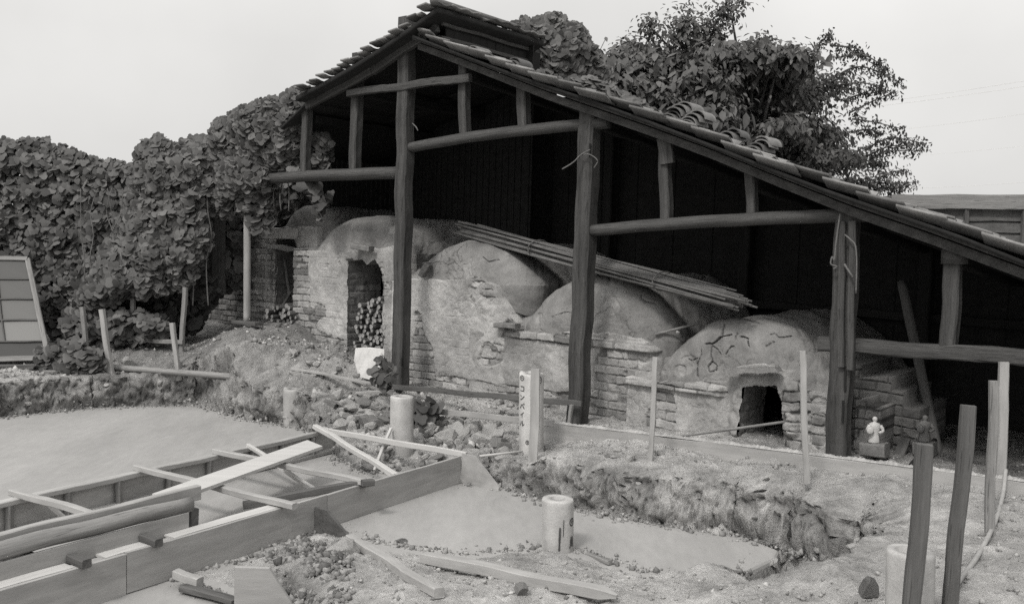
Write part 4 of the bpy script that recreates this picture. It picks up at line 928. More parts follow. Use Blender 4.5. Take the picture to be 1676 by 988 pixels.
# ================================================================== FENCE, WIRES
fn0, fn1 = P(1440, 400, 11.4), P(1830, 400, 10.2); fdir = (fn1 - fn0); fdir.z = 0; fl = fdir.length; fdir.normalize()
ztf = P(1600, 319, dep(fn0.lerp(fn1, .41))).z
fence = thing('board_fence', (fn0.x, fn0.y, 0), 'tall weathered fence of overlapping horizontal boards behind the lower roof', 'fence')
FB = lambda a_, z_: Vector((fn0.x, fn0.y, 0)) + fdir * a_ + Vector((0, 0, z_))
nv_ = Vector((fdir.y, -fdir.x, 0))
V = []; Fc = []
z_ = .1; k = 0
while z_ < ztf - .18:
    b = len(V)
    for i in range(13):
        a_ = fl * i / 12; jj = random.uniform(-.008, .008)
        V += [tuple(FB(a_, z_ + jj) + nv_ * .035), tuple(FB(a_, z_ + .175 + jj) + nv_ * .0)]
    for i in range(12): Fc.append((b + 2 * i, b + 2 * i + 2, b + 2 * i + 3, b + 2 * i + 1))
    z_ += .135
o = mesh('board_panel', V, Fc, M['dull_wood'], fence); md = o.modifiers.new('s', 'SOLIDIFY'); md.thickness = .012
for a_ in (.35, .95, 1.55, 2.15, 2.75): timber('fence_post', FB(a_, -.1) + nv_ * .06, FB(a_, ztf - .02) + nv_ * .06, .05, .05, M['dull_wood'], fence)
timber('cap_board', FB(.12, ztf - .09) + nv_ * .095, FB(fl, ztf - .09) + nv_ * .095, .02, .17, M['grey_wood'], fence)
timber('cap_board', FB(-.1, ztf - .12) + nv_ * .08, FB(.13, ztf - .10) + nv_ * .08, .03, .16, M['dull_wood'], fence)
for i, ((x0, y0), (x1, y1), rr, lab) in enumerate([((1380, 166), (1800, 112), .012, 'uppermost power line crossing the sky at right'), ((1380, 172), (1800, 122), .012, 'second power line from the top, close under the uppermost'), ((1430, 208), (1800, 168), .011, 'thin power line midway up the right sky'),
                                        ((1430, 250), (1800, 226), .009, 'faint lone power line below the middle of the right sky'), ((1480, 300), (1800, 288), .011, 'lowest power line, just above the board fence')]):
    a_, b_ = P(x0 - 200, y0 + (y0 - y1) * 200 / (x1 - x0), 45), P(x1, y1, 40)
    rr *= .62
    tag(tube('power_line', [a_.lerp(b_, f_) - Vector((0, 0, .25 * math.sin(math.pi * f_))) for f_ in np.linspace(0, 1, 12)], rr, M['wire'], ns=5), lab, 'power line', 'power lines')

# ================================================================== FORMWORK
zt = C + HF
def onz(px, py, z): return G(px, py, z)
nearA, nearB = onz(752, 790, C), onz(205, 972, C)
nd_ = (nearB - nearA).normalized(); nearL = nearA - nd_ * 0; nearR = nearA + nd_ * ((nearB - nearA).length + 1.6)
nn_ = Vector((-nd_.y, nd_.x, 0))
if nn_.dot(Vector((-.4, 1, 0))) < 0: nn_ = -nn_      # away from the camera
formN = thing('plank_formwork', (nearA.x, nearA.y, C), 'long near plank form standing between the two concrete floors, with stub blocks on it', 'formwork')
LN = (nearR - nearA).length
seam = [0, .9 * 0 + (onz(540, 865, C) - nearA).length, (nearB - nearA).length, LN]
for i in range(3):
    a_, b_ = nearA + nd_ * (seam[i] + .003), nearA + nd_ * (seam[i + 1] - .003)
    timber('form_board', a_ + Vector((0, 0, HF / 2)), b_ + Vector((0, 0, HF / 2 + (0, .004, -.003)[i])), .022, HF, M['form_wood'], formN, rough=.002, seg=8, bev=.06)
# back board of the footing and its pale cap pieces
sI = (onz(335, 868, C + .12) - nearA).length * 1.0
ib = nearA + nd_ * (onz(334, 862, zt + .03) - nearA).dot(nd_)
timber('form_board', ib + nn_ * .115 + Vector((0, 0, HF + .035)), nearR + nn_ * .115 + Vector((0, 0, HF + .035)), .02, .11, M['form_wood'], formN, rough=.002, seg=8, bev=.06)
for (x0, x1) in ((480, 284), (262, 172), (120, -60)):
    pa = nearA + nd_ * (onz(x0, 900 - (x0 - 284) * .29 - 20, zt) - nearA).dot(nd_); pb = nearA + nd_ * (onz(x1, 900 - (x1 - 284) * .29 - 20, zt) - nearA).dot(nd_)
    timber('cap_plank', pa + nn_ * .058 + Vector((0, 0, HF - .004)), pb + nn_ * .058 + Vector((0, 0, HF - .002)), np.float64(.088), .012, M['new_wood'], formN, rough=.002, seg=6)
for (x, y) in ((263, 889), (147, 924)):
    q = nearA + nd_ * (onz(x, y, zt + .02) - nearA).dot(nd_) + Vector((0, 0, HF + .022))
    timber('stub_block', q - nn_ * .045, q + nn_ * .1, .05, .045, M['dull_wood'], formN, rough=.002, seg=3)
# far form with studs
fA, fB = onz(512, 706, zt), onz(0, 818, zt); fA.z = fB.z = C
fd = (fB - fA).normalized(); fe = fB + fd * .8; fn = Vector((-fd.y, fd.x, 0))
if fn.dot(Vector((-.4, 1, 0))) < 0: fn = -fn
formF = thing('plank_formwork', (fA.x, fA.y, C), 'far plank form with upright studs along the back edge of the trench', 'formwork')
fA2 = fA - fd * .42
timber('form_board', fA2 + Vector((0, 0, HF / 2)), fe + Vector((0, 0, HF / 2)), .018, HF - .01, M['form_wood'], formF, rough=.002, seg=10, bev=.06)
timber('top_rail', fA - fn * .035 + Vector((0, 0, HF - .018)), fe - fn * .035 + Vector((0, 0, HF - .018)), .05, .035, M['form_wood'], formF, rough=.003)
timber('sole_plate', fA2 - fn * .035 + Vector((0, 0, .018)), fe - fn * .035 + Vector((0, 0, .018)), .05, .03, M['form_wood'], formF, rough=.003)
for px_ in (556, 508, 458, 409, 338, 272, 190, 107, 10):
    py_ = 706 + (512 - px_) * (818 - 706) / 512; q = onz(px_, py_, zt); q = fA + fd * (q - fA).dot(fd)
    timber('stud', q - fn * .035 + Vector((0, 0, .03)), q - fn * .035 + Vector((0, 0, HF - .035)), .05, .035, M['grey_wood'], formF, up=(1, 0, 0), rough=.002, seg=3)
def bar(name, a_, b_, z0, z1, w_, h_, m, label, cat, group=None, **k):
    return tag(timber(name, onz(*a_, z0), onz(*b_, z1), w_, h_, m, **k), label, cat, group)
bar('end_rail', (522, 702), (764, 744), zt + .02, zt + .01, .03, .045, M['new_wood'], 'thin pale rail joining the far ends of the two forms', 'wooden rail', rough=.002)
bar('spreader_bar', (18, 804), (168, 846), zt + .02, zt + .02, .045, .04, M['form_wood'], 'leftmost wooden crossbar spanning the formwork trench', 'crossbar', 'crossbars over the trench', rough=.003)
bar('spreader_bar', (222, 764), (482, 829), zt + .02, zt + .03, .045, .04, M['form_wood'], 'crossbar under the left end of the pale plank over the trench', 'crossbar', 'crossbars over the trench', rough=.003)
bar('spreader_bar', (350, 737), (606, 791), zt + .02, zt + .025, .045, .04, M['form_wood'], 'crossbar under the right end of the pale plank, ending on a dark block', 'crossbar', 'crossbars over the trench', rough=.003)
bar('brace_stick', (406, 728), (522, 806), zt + .015, C + .05, .03, .03, M['new_wood'], 'thin stick sloping from the far form to the trench floor under the plank', 'brace', rough=.003)
bar('brace_stick', (66, 815), (112, 852), zt - .01, C + .04, .03, .03, M['form_wood'], 'short stick sloping down below the leftmost crossbar', 'brace', rough=.003)
bar('brace_stick', (516, 697), (648, 778), zt + .05, zt - .05, .045, .04, M['new_wood'], 'stout pale brace slanting from the far form corner into the trench', 'brace', rough=.003)
bar('brace_stick', (640, 700), (612, 770), -.05, C + .02, .022, .022, M['new_wood'], 'slender stick leaning against the tall round pile', 'brace', rough=.003)
bar('beam_offcut', (398, 826), (600, 789), C + .1, zt + .015, .045, .05, M['dull_wood'], 'dull square timber lying along the near form', 'timber', rough=.003)
bar('wood_block', (592, 790), (612, 788), zt + .04, zt + .04, .05, .04, M['dull_wood'], 'small dark block on the near form at the end of a crossbar', 'block', rough=.002, seg=3)
pk = [onz(249, 813, zt + .055), onz(290, 820, zt + .055), onz(528, 734, zt + .055), onz(503, 724, zt + .055)]
tag(slab_poly('plank', [pk[0], pk[3], pk[2], pk[1]], -.022, M['new_wood']), 'wide pale plank lying across the crossbars of the trench', 'plank')
def alongform(px, py, dz, off): return nearA + nd_ * (onz(px, py, zt + dz) - nearA).dot(nd_) + nn_ * off + Vector((0, 0, HF + dz))
tag(log('log', alongform(341, 832, .125, .15), nearR + nn_ * .15 + Vector((0, 0, HF + .115)), .043, M['grey_wood'], bend=.012, taper=-.1, rough=.14), 'peeled round log lying along the near formwork', 'log')
tag(timber('squared_beam', alongform(351, 812, .15, .235), nearR + nn_ * .235 + Vector((0, 0, HF + .15)), .045, .085, M['form_wood'], rough=.003), 'squared pale beam lying behind the peeled log on the near formwork', 'beam')
for x_, lab in ((320, 'short bearer block under the log, towards its free end'), (40, 'short bearer block under the log at the left edge')):
    q = alongform(x_, 850 + (320 - x_) * .25, .03, 0); tag(timber('bearer_block', q + nn_ * .13, q + nn_ * .34, .05, .12, M['dull_wood'], seg=3), lab, 'block')
# gussets that prop the near form
def gusset(px0, wpx, lab, hz, run, m=M['form_wood']):
    q = nearA + nd_ * (onz(px0, 790 + (752 - px0) * .333, C) - nearA).dot(nd_); b = q - nn_ * .016
    pts = [b + Vector((0, 0, -.02)), b + Vector((0, 0, hz)), b - nn_ * run * .35 + Vector((0, 0, hz * .98)), b - nn_ * run + Vector((0, 0, .03)), b - nn_ * run + Vector((0, 0, -.02))]
    return tag(slab_poly('formwork_prop', pts, .02, m), lab, 'prop')
gusset(752, 0, 'pale triangular board propping the far end of the near form', HF + .02, .36)
gusset(512, 0, 'dark triangular board propping the middle of the near form', HF * .75, .3, M['dull_wood'])
a_ = onz(383, 1010, C); up_ = Vector((0, 0, 1)); dr = (onz(468, 1010, C) - a_).normalized()
tag(slab_poly('formwork_prop', [a_, a_ + up_ * .255, a_ + up_ * .25 + dr * .17, a_ + up_ * .2 + dr * .2, a_ + dr * .33], .025, M['form_wood']), 'upright board with a sloping edge at the bottom of the picture, near the left', 'prop')
bar('wood_offcut', (287, 938), (328, 952), C + .07, C + .06, .05, .05, M['form_wood'], 'short wooden offcut lying at the foot of the near form', 'offcut', seg=3)
bar('wood_offcut', (300, 960), (385, 985), C + .03, C + .03, .06, .03, M['dull_wood'], 'dull board half buried behind the upright propping board', 'offcut')

# ================================================================== BOARD AND STAKES ALONG THE KILN
tb = -.38
bA, bB = FP(890, 700, tb), FP(1680, 800, tb - .02)
ptop = lambda px, py: FP(px, py, tb)
V = []
lb = thing('form_plank', ptop(900, 740), 'long dusty form plank on edge in front of the kiln, running out at right', 'form plank')
def edgeboard(p0, p1, h, th, m, nm): timber(nm, p0 - Vector((0, 0, h / 2)), p1 - Vector((0, 0, h / 2)), th, h, m, lb, rough=.004, seg=20, bev=.08)
edgeboard(ptop(888, 689), ptop(1085, 712), .24, .05, M['form_wood'], 'plank'); edgeboard(ptop(1084, 713), ptop(1760, 797), .2, .05, M['form_wood'], 'plank')
n_ = 420; fr_ = np.linspace(0, 1, n_); cr = np.linspace(-1, 1, 5); e0, e1 = ptop(900, 690.5), ptop(1700, 789); Vc = []; Tc = []
for i in range(n_):
    b_ = e0.lerp(ptop(1085, 712), fr_[i] / .2) if fr_[i] < .2 else ptop(1085, 712).lerp(e1, (fr_[i] - .2) / .8)
    for c_ in cr:
        q = b_ + N * (c_ * .028); hh = .014 * (1 - c_ * c_) * (.6 + random.random()) + .006 * math.sin(i * .21) * (1 - c_ * c_); Vc.append((q.x, q.y, q.z - .002 + hh)); Tc.append(random.uniform(.6, .95))
mesh('mortar_crust', Vc, gridfaces(n_, 5), M['pile'], lb, tone=Tc)
# narrow battens beside it
tag(timber('rail', FP(720, 673, tb - .02), FP(906, 693, tb - .02), .02, .055, M['form_wood'], rough=.002), 'narrow batten running from the rubble to the long form plank', 'batten')
tag(timber('rail', FP(618, 630, -.16), FP(952, 661, -.16), .025, .05, M['dull_wood'], rough=.003), 'dark weathered batten along the brick base of the kiln', 'batten')
tag(timber('stake', FP(932, 700, -.2), FP(935, 662, -.2), .03, .03, M['grey_wood']), 'short peg holding the dark batten by the middle post', 'stake')
tag(tube('stick', spline([FP(1092, 716, -.3), FP(1190, 703, -.1), FP(1284, 690, .12)], 4), .012, M['grey_wood'], ns=6), 'thin stick leaning across the open kiln door', 'stick')
tag(tube('stick', [G(785, 746, -.1), G(855, 738, -.08)], .01, M['new_wood'], ns=6), 'thin pale stick lying in rubble to the left of the lettered pile', 'stick')
tag(tube('stick', [FP(1072, 547, .42), FP(1100, 540, .5), FP(1145, 528, .6)], .012, M['grey_wood'], ns=6), 'stick lying in the saddle between the two right hand vaults', 'stick')
tag(tube('stick', [FP(1492, 760, .2), FP(1530, 720, .9)], .02, sw, ns=6), 'dark stick low in the shadow behind the square stake', 'stick')
tag(log('leaning_pole', W(s_of(1536, 760, .9), .9, 0), FP(1476, 462, 1.5), .04, M['dull_wood']), 'long dark pole leaning inside the shed behind the end post', 'pole')
def stake(top, bot, d0, w_, m, lab, grp=None, h_=None, **k):
    p1 = P(*top, d0); p0 = P(*bot, d0); p0 = p0 + (p0 - p1).normalized() * .12
    return tag(timber('stake', p0, p1, w_, h_ or w_, m, up=(-.25, -1, 0), rough=.003, **k), lab, 'stake', grp)
stake((1514, 727), (1491, 1010), 3.6, .062, M['dull_wood'], 'thick square stake with a split pale top, nearest the hollow pile at right')
timber('split_face', P(1522, 727, 3.55), P(1518, 790, 3.55), .022, .012, M['form_wood'], bpy.data.objects['stake.001'] if False else None, up=(0, -1, 0)) if False else None
stake((1586, 663), (1554, 990), 4.0, .058, M['dull_wood'], 'tall square stake with a dark stained foot beside the bent rod')
stake((1627, 623), (1619, 868), 4.95, .045, M['grey_wood'], 'shorter stake of the pair at the right end of the form plank')
stake((1644, 592), (1637, 795), 5.75, .055, M['form_wood'], 'tallest stake of the pair at the right end of the form plank')
stake((1073, 584), (1066, 728), 6.75, .038, M['form_wood'], 'lone stake standing in front of the walled up kiln bricks')
stake((1313, 574), (1319, 760), 5.95, .040, M['form_wood'], 'lone stake just right of the open kiln door')
stake((877, 603), (873, 752), 7.0, .07, M['form_wood'], 'flat stake nailed in front of the lettered round pile', h_=.025)
p1586 = None
tag(tube('bent_rod', spline([P(1646, 768, 5.6)] + [onground(x_, y_) + Vector((0, 0, .02)) for x_, y_ in ((1641, 815), (1627, 862), (1600, 915), (1571, 955), (1548, 990))], 6), .0125, M['form_wood'], ns=8), 'thin bent pale rod curving over the earth at right', 'rod')
stake((135, 502), (140, 562), 10.6, .05, M['grey_wood'], 'dim stake under the hedge, hung with leaves')
stake((166, 506), (181, 605), 10.15, .055, M['form_wood'], 'slanting stake beside the low leafy plant')
stake((218, 476), (218, 560), 10.9, .05, M['grey_wood'], 'upright stake under the vine mound at the left end of a short rail')
stake((303, 470), (297, 575), 10.7, .05, M['grey_wood'], 'upright stake at the right end of the short rail below the vines')
stake((282, 528), (291, 605), 10.2, .05, M['form_wood'], 'short slanting stake in front of the short rail below the vines')
tag(timber('rail', P(214, 555, 10.85), P(300, 560, 10.65), .04, .05, M['grey_wood']), 'short low rail between two stakes below the vines', 'rail')
tag(log('pole', onground(178, 605) + Vector((0, 0, .03)), onground(390, 624) + Vector((0, 0, .05)), .035, M['grey_wood'], rough=.03), 'long pale pole lying on the bank top at the left', 'pole')
tag(timber('board', onground(70, 611) + Vector((0, 0, .02)), onground(172, 611) + Vector((0, 0, .02)), .06, .03, M['grey_wood']), 'old board lying on the bank top near the window sash', 'board')
tag(timber('board', onground(66, 622) + Vector((0, 0, .02)), onground(95, 621) + Vector((0, 0, .02)), .06, .02, M['new_wood'], seg=3), 'small white chip of board on the bank top', 'board')
for i, (y0, lab) in enumerate(((599, 'topmost dark board stacked under the window sash'), (604, 'middle dark board stacked under the window sash'), (609, 'lowest dark board stacked under the window sash'))):
    tag(timber('board', P(-60, y0 + 2, 10.1 - .03 * i), P(60 - 3 * i, y0 - 2, 10.2 - .03 * i), .1, .025, M['dull_wood']), lab, 'board', 'boards under the sash')
tag(log('pale_pole', FP(404, 528, -.1), FP(405, 316, -.1), .042, M['form_wood'], rough=.03), 'pale round pole standing before the leftmost kiln door', 'pole')
tag(timber('base_board', FP(386, 527, -.12), FP(424, 530, -.12), .12, .04, M['dull_wood'], seg=3), 'flat board under the foot of the pale pole', 'board')
# laths in the rubble
tag(timber('lath', onground(478, 610) + Vector((0, 0, .05)), onground(658, 646) + Vector((0, 0, .06)), .04, .025, M['form_wood']), 'long pale lath lying across the rubble to the tall pile', 'lath')
tag(timber('lath', onground(575, 630) + Vector((0, 0, .06)), onground(600, 636) + Vector((0, 0, .05)), .03, .02, M['grey_wood']), 'short broken lath beside the long one on the rubble', 'lath')
tag(timber('lath', onground(582, 650) + Vector((0, 0, .05)), onground(645, 650) + Vector((0, 0, .06)), .03, .025, M['form_wood']), 'lath stub lying level in the rubble left of the tall pile', 'lath')
# foreground timbers
def gbar(a_, b_, w_, h_, m, lab, cat='timber', **k):
    p0, p1 = onground(*a_), onground(*b_); up_ = Vector((0, 0, h_ * .55 + .012)); return tag(timber('timber', p0 + up_, p1 + up_, w_, h_, m, rough=.003, **k), lab, cat)
gbar((572, 890), (718, 984), .055, .05, M['form_wood'], 'square timber lying aslant on the near earth, pointing at the viewer')
gbar((693, 922), (1010, 990), .065, .055, M['form_wood'], 'pointed square stake lying on the near earth', point=.06, bev=.06)
gbar((945, 905), (998, 928), .035, .025, M['grey_wood'], 'small stick lying beside the short round pile')

# ================================================================== PILES
KATA = {'ko': [[(.1, .85), (.85, .85), (.85, .15)], [(.1, .15), (.9, .15)]], 'n': [[(.1, .82), (.38, .66)], [(.1, .1), (.5, .25), (.92, .72)]],
        'pa': [[(.38, .78), (.3, .45), (.05, .12)], [(.58, .78), (.7, .45), (.95, .12)], [(.82, .95), (.92, .9), (.88, .8), (.78, .83), (.82, .95)]],
        'i': [[(.85, .92), (.5, .6), (.08, .42)], [(.52, .62), (.52, .02)]], 'ru': [[(.3, .85), (.3, .5), (.06, .08)], [(.6, .92), (.6, .1), (.95, .42)]],
        'ring': [[(.5 + .45 * math.cos(q), .5 + .45 * math.sin(q)) for q in np.linspace(0, 2 * math.pi, 13)], [(.3, .55), (.7, .55)], [(.5, .75), (.5, .25)]],
        'drip': [[(.5, 1), (.48, .5), (.5, 0)]], 'ta': [[(.3, .95), (.2, .2), (.05, 0)], [(.6, .95), (.75, .2), (.9, 0)], [(.25, .5), (.7, .5)], [(.45, .8), (.45, .1)]]}
def pile(px, ptop_, pbot, d, r, lab, rough_top=False, broken=0., glyphs=(), lean=(0, 0), tone=1., hollow=.5):
    top, bot = P(px, ptop_, d), P(px, pbot, d); bot.z -= .12; top.x += lean[0]; h = top.z - bot.z
    root = thing('concrete_pile', (bot.x, bot.y, bot.z), lab, 'pile', 'round concrete piles')
    ns = 40; V = []; Fc = []; T = []
    zs_ = np.concatenate([np.linspace(0, h - .012, 26), [h]])
    for i, z in enumerate(zs_):
        k = r * (1 if i < 26 else .955)
        for j in range(ns):
            a_ = 2 * math.pi * j / ns; x = math.cos(a_) * k * (1 + .012 * math.sin(a_ * 3 + z * 9)); y = math.sin(a_) * k
            zz = z + (broken * (.5 * math.sin(a_ * 2 + px) + .4 * math.sin(5 * a_) + .3 * random.random()) if i >= 25 else 0)
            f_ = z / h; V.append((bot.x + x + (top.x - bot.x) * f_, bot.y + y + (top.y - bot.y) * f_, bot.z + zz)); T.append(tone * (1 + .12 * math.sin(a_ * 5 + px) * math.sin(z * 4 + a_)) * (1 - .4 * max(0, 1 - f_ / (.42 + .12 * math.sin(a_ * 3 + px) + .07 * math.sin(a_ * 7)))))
    for i in range(26):
        for j in range(ns): A = i * ns + j; B = i * ns + (j + 1) % ns; Fc.append((A, B, B + ns, A + ns))
    b = len(V)
    for dz, k in ((0.002, hollow), (-.18, hollow * .95)):
        for j in range(ns):
            a_ = 2 * math.pi * j / ns; V.append((top.x + math.cos(a_) * r * k, top.y + math.sin(a_) * r * k, bot.z + h + dz)); T.append(tone * .9)
    lt = 26 * ns
    for j in range(ns):
        j2 = (j + 1) % ns; Fc.append((lt + j, lt + j2, b + j2, b + j)); Fc.append((b + j, b + j2, b + ns + j2, b + ns + j))
    Fc.append(tuple(b + ns + j for j in range(ns)))
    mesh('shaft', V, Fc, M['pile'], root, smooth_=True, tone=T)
    for (gname, ang, zc, sz, wst) in glyphs:      # brush lettering that follows the round of the pile; ang: degrees right of the line to the viewer
        vv = []; ff = []
        cen = bot.lerp(top, zc); base_a = math.atan2(CAM.y - cen.y, CAM.x - cen.x) + math.radians(ang)
        for st in KATA[gname]:
            for (x0, y0), (x1, y1) in zip(st[:-1], st[1:]):
                n_ = 4; dx, dy = x1 - x0, y1 - y0; l_ = math.hypot(dx, dy) + 1e-6; ox, oy = -dy / l_ * wst, dx / l_ * wst
                for q in range(n_ + 1):
                    f_ = q / n_; cx_, cy_ = x0 + dx * f_ * 1.03, y0 + dy * f_ * 1.03; wv = 1 + .3 * math.sin(f_ * 3)
                    for sg in (-1, 1):
                        gx, gy = cx_ + ox * sg * wv - .5, cy_ + oy * sg * wv - .5
                        aa = base_a + gx * sz[0] / r; rr = r * 1.014 + .0008
                        vv.append((cen.x + math.cos(aa) * rr, cen.y + math.sin(aa) * rr, cen.z + gy * sz[1]))
                k = len(vv) - 2 * (n_ + 1)
                for q in range(n_): ff.append((k + 2 * q, k + 2 * q + 1, k + 2 * q + 3, k + 2 * q + 2))
        mesh('painted_mark', vv, ff, M['paint'], root)
    return root
pile(480, 636, 705, 9.3, .1, 'stubby round concrete pile at the far left of the rubble', lean=(0, 0), tone=.75, broken=.01, hollow=.4)
pile(658, 648, 752, 7.95, .102, 'tall plain round concrete pile standing behind the trench', tone=.95, hollow=.4)
tz = lambda y: (748 - y + 12) / (748 - 610 + 22)
pile(870, 611, 752, 7.45, .1, 'lettered round concrete pile with a broken top behind the flat stake', broken=.018, tone=1.1, hollow=.4,
     glyphs=[('ring', -50, .965, (.05, .045), .06), ('ko', -48, .86, (.055, .05), .06), ('n', -48, .775, (.055, .05), .06), ('pa', -48, .69, (.055, .05), .07), ('i', -48, .605, (.05, .05), .06), ('ru', -48, .52, (.055, .05), .06), ('ring', 40, .95, (.05, .06), .06), ('ring', -18, .34, (.03, .035), .08)])
pile(913, 815, 897, 5.75, .1, 'short hollow round concrete pile with painted marks standing on the near concrete', tone=.95, hollow=.42,
     glyphs=[('ring', 62, .7, (.05, .05), .08), ('ta', 62, .42, (.05, .075), .08), ('drip', 22, .62, (.04, .12), .05), ('drip', 8, .42, (.05, .2), .1)])
pile(1490, 900, 1010, 4.0, .1, 'hollow round concrete pile at lower right behind the thick stake', tone=.9, hollow=.6)

# ================================================================== BAMBOO BUNDLE, FIREWOOD
bun0, bun1 = FP(762, 375, .75), FP(1222, 496, .28)
bundle = thing('bamboo_bundle', bun0.lerp(bun1, .5) - Vector((0, 0, .1)), 'long tied bundle of bamboo poles lying across the kiln vaults', 'bamboo')
ax = (bun1 - bun0).normalized(); sdv = ax.cross(Vector((0, 0, 1))).normalized(); upv = sdv.cross(ax)
for i in range(46):
    rw = i // 10; cc = i % 10; o_ = sdv * ((cc - 4.5) * .0235 + random.uniform(-.005, .005)) + upv * ((rw - 2) * .027 + random.uniform(-.006, .006))
    a0 = random.uniform(-.12, .1) + (.05 if rw > 2 else 0); a1 = random.uniform(-.25, .06) + (-.12 if rw > 3 else 0)
    q0, q1 = bun0 + o_ - ax * a0, bun1 + o_ * .97 + ax * a1
    tube('pole', [q0.lerp(q1, f_) + upv * .012 * math.sin(f_ * 5 + i) for f_ in np.linspace(0, 1, 7)], random.uniform(.010, .0145), M['bamboo'], bundle, ns=7, r1=.009)
for f_ in (.32, .76):
    q = bun0.lerp(bun1, f_); pts = []
    for j in range(17):
        a_ = j / 16 * 2 * math.pi; pts.append(q + sdv * math.cos(a_) * .15 + upv * math.sin(a_) * .085)
    tube('tie', pts, .006, M['straw'], bundle, ns=5)
def firewood(poly, t0, r0, n, lab, grp, tries=5000):
    pl = [SZ(x, y, t0) for x, y in poly]; xs_ = [p[0] for p in pl]; zs_ = [p[1] for p in pl]; done = []
    for _ in range(tries):
        s, z, r = random.uniform(min(xs_), max(xs_)), random.uniform(min(zs_), max(zs_)), random.uniform(.7, 1.2) * r0
        if len(done) >= n: break
        if not inpoly(np.array([s]), np.array([z]), pl)[0]: continue
        if all(math.hypot(s - a_, z - b_) > (r + c_) * .93 for a_, b_, c_ in done):
            done.append((s, z, r)); t_ = t0 + random.uniform(-.05, .05)
            V, Fc = log_data(.34, r, rough=.12, ns=9, seg=2); o = local('firewood_log', V, Fc, M['bark'], frame(W(s, t_, z), W(s + random.uniform(-.02, .02), t_ + .34, z), (0, 0, 1)), smooth_=False)
            o.data.materials.append(M['log_end'])
            for p in o.data.polygons:
                if len(p.vertices) > 4: p.material_index = 1
            tag(o, lab, 'firewood', grp)
firewood([(436, 548), (438, 508), (455, 500), (478, 500), (482, 548)], .38, .03, 40, 'round cut log end in the stack below the leftmost kiln door', 'firewood at the leftmost door')
firewood([(582, 575), (588, 500), (610, 490), (629, 488), (629, 575)], .40, .026, 80, 'round cut log end in the stack filling the second kiln door', 'firewood in the second door')
# forked branch in the leftmost doorway
tag(tube('branch', spline([FP(466, 425, .66), FP(470, 455, .64), FP(474, 485, .62)], 4), .02, M['bark'], ns=7), 'crooked branch standing in the leftmost kiln door', 'branch')
tag(tube('branch', spline([FP(476, 478, .6), FP(468, 492, .6), FP(462, 500, .58)], 4), .018, M['bark'], ns=7), 'short branch propped low in the leftmost kiln door', 'branch')

# ================================================================== WINDOW SASH
dW = 10.55
c0, c1, c2, c3 = P(-75, 422, dW + .35), P(46, 424, dW + .3), P(80, 556 + 30, dW - .15), P(-75, 590, dW - .15)
sash = thing('window_sash', c3.lerp(c2, .5), 'old multi paned window sash leaning against the hedge at the far left', 'window')
def WQ(u, v): return (c0.lerp(c1, u)).lerp(c3.lerp(c2, u), v)
nW = (c1 - c0).cross(c3 - c0).normalized()
if nW.y > 0: nW = -nW
def wbar(nm, a_, b_, w_, m=M['grey_wood'], th=.03): return timber(nm, WQ(*a_) + nW * .01, WQ(*b_) + nW * .01, w_, th, m, sash, up=nW, rough=.002)
wbar('frame', (0, 0), (1, 0), .05); wbar('frame', (1, 0), (1, 1), .055); wbar('frame', (0, 1), (1, 1), .06); wbar('frame', (0, 0), (0, 1), .05)
rows = [0, .21, .415, .625, .835, 1]
for v_ in rows[1:-1]: wbar('glazing_bar', (0, v_), (1, v_), .018, M['dull_wood'], .02)
for u_ in (.24, .56): wbar('glazing_bar', (u_, 0), (u_ + .0, .835), .015, M['dull_wood'], .02)
V = []; Fc = []; T = []
us = [0, .24, .56, 1]
for i in range(5):
    for j in range(3):
        b = len(V); V += [tuple(WQ(us[j], rows[i])), tuple(WQ(us[j + 1], rows[i])), tuple(WQ(us[j + 1], rows[i + 1])), tuple(WQ(us[j], rows[i + 1]))]
        T += [{(3, 2): 1.9, (2, 2): 1.25, (3, 1): 1.2}.get((i, j), .5 if i == 4 else random.uniform(.75, 1.0))] * 4; Fc.append((b, b + 1, b + 2, b + 3))  # every pane has its own grey tone
mesh('pane', V, Fc, M['glass'], sash, tone=T)

# ================================================================== STONES, BLOCKS
def rock_mesh(seed, boxy=0.):
    r = random.Random(seed); bm = bmesh.new(); bmesh.ops.create_icosphere(bm, subdivisions=2, radius=1)
    pl = [(Vector((r.gauss(0, 1), r.gauss(0, 1), r.gauss(0, 1))).normalized(), r.uniform(.45, .8)) for _ in range(9)]
    if boxy: pl = [(Vector(v), .55) for v in ((1, 0, 0), (-1, 0, 0), (0, 1, 0), (0, -1, 0), (0, 0, 1), (0, 0, -1))] + pl[:2]
    for v in bm.verts:
        for n_, d_ in pl:
            k = v.co.dot(n_)
            if k > d_: v.co -= n_ * (k - d_)
        v.co += Vector((r.uniform(-1, 1), r.uniform(-1, 1), r.uniform(-1, 1))) * .03
    me = bpy.data.meshes.new('stone'); bm.to_mesh(me); bm.free(); return me
protos = [rock_mesh(i) for i in range(7)] + [rock_mesh(50 + i, 1) for i in range(5)]
for i, me_ in enumerate(protos): me_.materials.append(M['stone'] if i not in (3, 8, 10) else M['brickstone'])
cl_ = rock_mesh(77); cl_.materials.append(M['earth']); protos.append(cl_)
def stone(p, size, lab, grp=None, name='stone', pid=None, sc_=None, sink=.12, cat='stone'):
    o = bpy.data.objects.new(name, protos[pid if pid is not None else random.randrange(12)]); COL.objects.link(o)
    s = sc_ or (random.uniform(.8, 1.3), random.uniform(.7, 1.1), random.uniform(.5, .9)); o.scale = [size * q for q in s]
    o.rotation_euler = (random.uniform(-.5, .5), random.uniform(-.5, .5), random.uniform(0, 6.3)); o.location = Vector(p) + Vector((0, 0, size * (.5 - sink)))
    return tag(o, lab, cat, grp)
